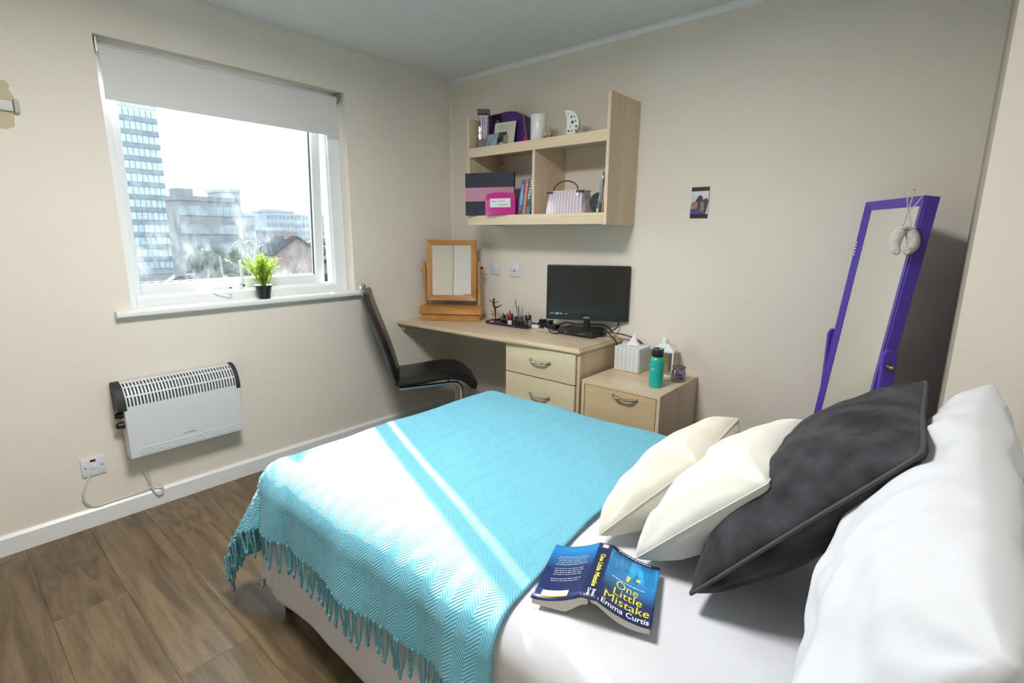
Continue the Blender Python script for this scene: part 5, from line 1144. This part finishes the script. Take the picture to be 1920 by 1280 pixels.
for s in (-1, 1):
    tube(bm, spline([Vector((s * 0.012, 0, 0.058)), Vector((s * 0.005, -0.008, 0.090)), Vector((s * 0.002 - 0.002, -0.014, 0.115)), Vector((s * 0.006 - 0.002, -0.026, 0.150)), Vector((s * 0.003, -0.018, 0.176)), Vector((s * 0.004, 0.016, 0.178))], 5), 0.0020, 6)
tube(bm, spline([Vector((0.002, -0.014, 0.112)), Vector((0.016, -0.016, 0.130)), Vector((0.026, -0.012, 0.150)), Vector((0.030, 0.0, 0.160))], 4), 0.0018, 6)
finish(bm, 'cord', M['knit'], bt, True)

# ------------------------------------------------------------------ LOW GREY CHEST AND DARK BAG STRAP BETWEEN CABINET AND MIRROR
t = thing('storage_box', 'low dark grey box against the back wall behind the cushions', 'box', (2.17, -0.15, 0))
M['greybox'] = mat('dark_grey_fibreboard', (0.10, 0.10, 0.095), 0.6)
boxobj('box_body', M['greybox'], t, -0.15, 0.13, -0.13, 0.13, 0, 0.27, bevel=0.004); boxobj('box_lid', M['greybox'], t, -0.155, 0.135, -0.135, 0.135, 0.27, 0.292, bevel=0.003)
bm = B_(); random.seed(2)
pts = spline([(2.045, -0.135, 0.294), (2.055, -0.125, 0.325), (2.080, -0.13, 0.345), (2.100, -0.14, 0.325), (2.095, -0.15, 0.296), (2.06, -0.15, 0.300)], 5)
tube(bm, pts, 0.011, 8, radii=[0.010 + 0.004 * math.sin(i * 1.3) for i in range(len(pts))])
tag(finish(bm, 'hair_scrunchie', mat('dark_maroon_satin', (0.05, 0.012, 0.018), 0.4), None, True), 'dark maroon fabric loop on the grey box beyond the cream cushion', 'scrunchie')

# ------------------------------------------------------------------ POTTED GRASS PLANT ON THE SILL
pt = thing('potted_plant', 'small bright green artificial grass plant in a black pot on the window sill', 'plant', (-0.012, -1.385, WZ0))
bm = B_()
def sq(r_, z): return [(r_ * sx, r_ * sy, z) for sx, sy in ((-1, -1), (1, -1), (1, 1), (-1, 1))]
bmesh.ops.create_cone(bm, cap_ends=True, segments=28, radius1=0.029, radius2=0.041, depth=0.070, matrix=Matrix.Translation((0, 0, 0.0355)))
lathe(bm, [(0.040, 0.064), (0.0435, 0.066), (0.0435, 0.074), (0.039, 0.074)], n=28, cap=False)
finish(bm, 'pot', M['black'], pt, True)
bm = B_(); lathe(bm, [(0, 0.068), (0.039, 0.068)], n=20, cap=False); finish(bm, 'soil', mat('dark_moss_filling', (0.03, 0.04, 0.015), 0.9), pt)
lm_, Nn, Ll, bb = newmat('bright_green_leaf')
oi = Nn.new('ShaderNodeTexCoord'); nz = Nn.new('ShaderNodeTexNoise'); nz.inputs['Scale'].default_value = 45; Ll.new(oi.outputs['Object'], nz.inputs[0]); cr = Nn.new('ShaderNodeValToRGB'); Ll.new(nz.outputs[0], cr.inputs[0])
cr.color_ramp.elements[0].position = 0.35; cr.color_ramp.elements[1].position = 0.62; cr.color_ramp.elements[0].color = (0.10, 0.26, 0.015, 1); cr.color_ramp.elements[1].color = (0.48, 0.58, 0.06, 1)
Ll.new(cr.outputs[0], bb.inputs['Base Color']); bb.inputs['Roughness'].default_value = 0.45; bb.inputs['Transmission Weight'].default_value = 0.0; bb.inputs['Subsurface Weight'].default_value = 0.0
tlm = Nn.new('ShaderNodeBsdfTranslucent'); Ll.new(cr.outputs[0], tlm.inputs[0]); mxs = Nn.new('ShaderNodeMixShader'); mxs.inputs[0].default_value = 0.45
Ll.new(bb.outputs[0], mxs.inputs[1]); Ll.new(tlm.outputs[0], mxs.inputs[2]); Ll.new(mxs.outputs[0], Nn['Material Output'].inputs[0])
bm = B_(); rn = random.Random(11)
for k in range(85):
    a = rn.uniform(0, 2 * PI); sp_ = rn.uniform(0.0, 1.0) ** 0.7; H_ = rn.uniform(0.10, 0.17) * (1 - 0.15 * sp_)
    base = Vector((0.022 * sp_ * math.cos(a), 0.022 * sp_ * math.sin(a), 0.066)); tip = Vector((0.095 * sp_ * math.cos(a) * 0.9, 0.095 * sp_ * math.sin(a), 0.066 + H_))
    mid = (base + tip) / 2 + Vector((0, 0, 0.012))
    st = spline([base, mid, tip], 4)
    tube(bm, st, 0.0009, 4)
    for j, p in enumerate(st[2:]):
        for q in range(3):
            b2 = rn.uniform(0, 2 * PI); el = rn.uniform(0.4, 1.1); dv = Vector((math.cos(b2) * math.cos(el), math.sin(b2) * math.cos(el), math.sin(el))); ln = rn.uniform(0.016, 0.028)
            sd = dv.cross(Vector((0, 0, 1))).normalized() * 0.0022
            v0, v1, v2, v3 = bm.verts.new(p), bm.verts.new(p + dv * ln * .5 + sd), bm.verts.new(p + dv * ln), bm.verts.new(p + dv * ln * .5 - sd)
            bm.faces.new((v0, v1, v2, v3))
o = finish(bm, 'foliage', lm_, pt); o['kind'] = 'stuff'

# ------------------------------------------------------------------ FILL LAMP WITH GLOWING COVER (added to brighten the room, unseen overhead)
lt = thing('fill_light', 'added round white fill light above the bed, out of view overhead', 'light', (1.6, -1.95, H))
bm = B_(); lathe(bm, [(0, -0.001), (0.28, -0.001), (0.29, -0.02), (0.285, -0.035), (0.0, -0.035)], n=40); finish(bm, 'fill_fitting', M['white'], lt, True)
bm = B_(); lathe(bm, [(0.275, -0.035), (0.265, -0.06), (0.18, -0.085), (0, -0.092)], n=40, cap=False); finish(bm, 'fill_diffuser', mat('fill_opal_glow', (0.9, 0.9, 0.88), 0.4, emit=((1, 0.95, 0.88), 6.0)), lt, True)
ld = bpy.data.lights.new('fill_area', 'AREA'); ld.shape = 'DISK'; ld.size = 0.54; ld.energy = FILL_POWER; ld.color = (1, 0.97, 0.93); ld.spread = PI
lo_ = bpy.data.objects.new('fill_area', ld); COL.objects.link(lo_); lo_.location = (1.6, -1.95, H - 0.10)

# ------------------------------------------------------------------ OUTSIDE: TOWN BEYOND THE WINDOW (seen through the glass)
GZ = -9.0
gr = boxobj('ground', mat('asphalt_and_grass', (0.04, 0.045, 0.045), 0.95, noise_scale=0.08, var=0.5), None, -420, -0.6, -120, 260, GZ - 0.4, GZ); gr['kind'] = 'structure'
def facade(name, label, x, y0, y1, z1, depth, wall, nfl, fh, ncol, pane_m, zt0, win_h, win_w, stuff_cols=True, band=None, group=None):
    t = thing(name, label, 'building', (x, (y0 + y1) / 2, GZ), 0, group); hw = (y1 - y0) / 2
    boxobj('wall', wall, t, -depth, 0, -hw, hw, 0, z1 - GZ)
    boxobj('parapet', wall, t, -depth - 0.2, 0.2, -hw - 0.2, hw + 0.2, z1 - GZ, z1 - GZ + 0.7)
    pitch = 2 * hw / ncol
    bm = B_()
    for c in range(ncol):
        yc = -hw + pitch * (c + 0.5); box(bm, 0.0, 0.16, yc - win_w / 2, yc + win_w / 2, 0, win_h)
    row0 = finish(bm, 'window_row', pane_m, t); k = 0
    for f in range(nfl):
        z = zt0 + f * fh
        o = row0 if f == 0 else obj_copy(row0, t)
        o.location = (0, 0, z - GZ)
        if band: 
            boxobj('floor_band', band, t, 0.0, 0.35, -hw, hw, z - GZ + win_h + 0.06, z - GZ + fh - 0.06)
    return t
M['t_wall'] = mat('grey_blue_cladding', (0.13, 0.17, 0.20), 0.6, noise_scale=0.4, var=0.2)
M['t_band'] = mat('dark_spandrel_band', (0.055, 0.085, 0.11), 0.5, noise_scale=0.9, var=0.4)
M['t_pane'] = mat('pale_curtain_glass', (0.18, 0.245, 0.29), 0.35, noise_scale=0.7, var=0.3)
M['t_pane2'] = mat('office_glass', (0.07, 0.095, 0.115), 0.3, noise_scale=0.5, var=0.5)
M['conc'] = mat('weathered_concrete', (0.085, 0.095, 0.105), 0.9, noise_scale=0.25, var=0.3)
M['pale_c'] = mat('pale_render', (0.18, 0.21, 0.24), 0.9, noise_scale=0.2, var=0.15)
M['brick'] = mat('red_brown_brickwork', (0.105, 0.075, 0.072), 0.9, noise_scale=6, var=0.3)
M['slate'] = mat('grey_slate_roof', (0.016, 0.019, 0.024), 1.0, noise_scale=3, var=0.3, spec=0.0)
facade('office_tower', 'tall glass and grey office tower at the left edge of the window view', -150, 22, 41.5, 50, 16, M['t_wall'], 19, 3.0, 17, M['t_pane'], -7.6, 1.75, 0.98, band=M['t_band'])
facade('office_block', 'broad grey concrete block beside the glass tower', -90, 25.6, 34.2, 6.3, 6, M['conc'], 5, 2.9, 8, M['t_pane2'], -7.6, 1.5, 1.05)
boxobj('lift_room', M['conc'], bpy.data.objects['office_block'], -4.5, -1.5, -4.0, -1.5, 15.9, 17.2)
facade('apartment_tower', 'slim pale tower rising behind the concrete block', -130, 47.2, 51.2, 10.8, 9, M['pale_c'], 6, 3.0, 3, M['t_pane2'], -7, 1.3, 0.8)
facade('apartment_block', 'lower pale block stepping down right of the slim tower', -131, 51.8, 54.6, 5.4, 9, M['pale_c'], 4, 3.0, 2, M['t_pane2'], -7, 1.3, 0.8)
facade('apartment_block', 'pale distant flats with a raised corner, centre right of the view', -200, 88.5, 99.5, 9.4, 12, M['pale_c'], 6, 3.0, 7, M['t_pane2'], -8, 1.3, 0.9)
boxobj('lift_room', M['pale_c'], bpy.data.objects['apartment_block.001'], -8, -3, -4.3, 1.5, 18.4, 19.6)
facade('apartment_block', 'palest distant flats behind the brick gable house', -210, 104.5, 118, 8.6, 12, M['pale_c'], 6, 3.0, 8, M['t_pane2'], -8, 1.3, 0.9)
facade('apartment_block', 'long low grey roofed block between the towers on the horizon', -178, 68, 85, 1.6, 12, M['conc'], 3, 3.0, 10, M['t_pane2'], -8, 1.3, 1.2)
def house(label, x, y0, y1, ze, za, depth, wall, group=None):
    t = thing('brick_house', label, 'house', (x, (y0 + y1) / 2, GZ), 0, group); hw = (y1 - y0) / 2
    bm = B_(); prism(bm, [(-hw, 0), (hw, 0), (hw, ze - GZ), (0, za - GZ), (-hw, ze - GZ)], 0, -depth, 0); finish(bm, 'wall', wall, t)
    for s in (-1, 1):
        bm = B_(); th = 0.16; prism(bm, [(s * (hw + 0.3), ze - GZ - 0.3 * (za - ze) / hw), (0, za - GZ), (0, za - GZ + th), (s * (hw + 0.3), ze - GZ + th - 0.3 * (za - ze) / hw)], 0, -depth - 0.2, 0.25); finish(bm, 'roof_slope', M['slate'], t)
    for k in (-1, 1):
        if x == -40: break
        f = boxobj('window', M['white'], t, 0, 0.06, k * hw * 0.42 - 0.45, k * hw * 0.42 + 0.45, ze - GZ - 1.9, ze - GZ - 0.6); boxobj('pane', M['t_pane2'], f, 0.05, 0.075, k * hw * 0.42 - 0.38, k * hw * 0.42 + 0.38, ze - GZ - 1.83, ze - GZ - 0.67)
    boxobj('chimney', wall, t, -depth * 0.4, -depth * 0.4 + 0.6, -0.4, 0.4, za - GZ - 0.3, za - GZ + 0.5)
    return t
house('red-brown brick house whose gable shows behind the sill plant', -40, 17.1, 20.9, -0.35, 0.95, 3.5, M['brick'])
house('dark brick terrace roof below the concrete block, left', -58, 13.5, 20.0, -5.2, -3.6, 5, M['brick'])
house('dark brick terrace roof left of the gable house', -52, 21.4, 26.0, -3.0, -1.6, 8, M['brick'])
M['treeleaf'] = mat('blue_green_tree_foliage', (0.035, 0.05, 0.045), 0.9, noise_scale=1.2, var=0.5)
M['bark'] = mat('grey_brown_bark', (0.06, 0.045, 0.035), 0.9)
def tree(label, x, y, ztop, r_, seed):
    t = thing('tree', label, 'tree', (x, y, GZ), 0, 'trees between the house roofs'); h_ = ztop - GZ
    bm = B_(); tube(bm, [(0, 0, 0), (0.1, 0.1, h_ * 0.4), (0, 0, h_ * 0.75)], 0.2, 7, radii=[0.28, 0.2, 0.1])
    finish(bm, 'trunk', M['bark'], t, True)
    bm = B_(); rn = random.Random(seed)
    for k in range(11):
        a = rn.uniform(0, 2 * PI); rr = r_ * 0.55 * rn.random() ** 0.5; c = Vector((rr * math.cos(a), rr * math.sin(a), h_ - r_ * 0.9 + rn.uniform(-0.6, 0.5) * r_)); q = r_ * rn.uniform(0.35, 0.55)
        g_ = bmesh.ops.create_icosphere(bm, subdivisions=2, radius=q, matrix=Matrix.Translation(c))
        for v in g_['verts']:
            d_ = (v.co - c).normalized(); v.co += d_ * q * 0.35 * noise.noise(v.co * 1.9 + Vector((seed, 0, 0)))
    finish(bm, 'crown', M['treeleaf'], t, True)
TLB = 'bare-toned dark tree among the roofs outside, '
for i, (x, y, zt, r_, w_) in enumerate(((-71, 23.0, -0.2, 2.6, 'leftmost in front of the concrete block'), (-75, 28.5, 0.3, 2.6, 'in front of the middle of the concrete block'), (-67, 31.0, -0.8, 2.6, 'at the right end of the concrete block'), (-79, 35.5, 0.2, 2.8, 'just right of the concrete block'), (-81, 42.5, 0.6, 3.0, 'below the gap of open sky'), (-66, 36.5, -1.4, 2.3, 'behind the left slope of the brick gable'), (-90, 49.5, 0.8, 3.2, 'rightmost, behind the brick gable'), (-50, 12.5, -3.2, 2.0, 'lowest, near the foot of the glass tower'))):
    tree(TLB + w_, x, y, zt, r_, i + 3)

# ------------------------------------------------------------------ tidy: move each Empty to the base of its parts
bpy.context.view_layer.update()
for o in [o for o in sc.objects if o.type == 'EMPTY' and o.parent is None and o.children]:
    if o.location.length > 1e-6 and o.name not in ('bed',): continue
    if abs(o.rotation_euler.z) > 1e-6: continue
    lo = Vector((1e9,) * 3); hi = Vector((-1e9,) * 3)
    def walk(q):
        if q.type == 'MESH':
            for c in q.bound_box:
                p = q.matrix_world @ Vector(c)
                for i in range(3): lo[i] = min(lo[i], p[i]); hi[i] = max(hi[i], p[i])
        for c in q.children: walk(c)
    walk(o)
    newp = Vector(((lo.x + hi.x) / 2, (lo.y + hi.y) / 2, lo.z)); dlt = newp - o.location
    o.location = newp
    for c in o.children: c.matrix_parent_inverse = Matrix.Translation(-dlt) @ c.matrix_parent_inverse
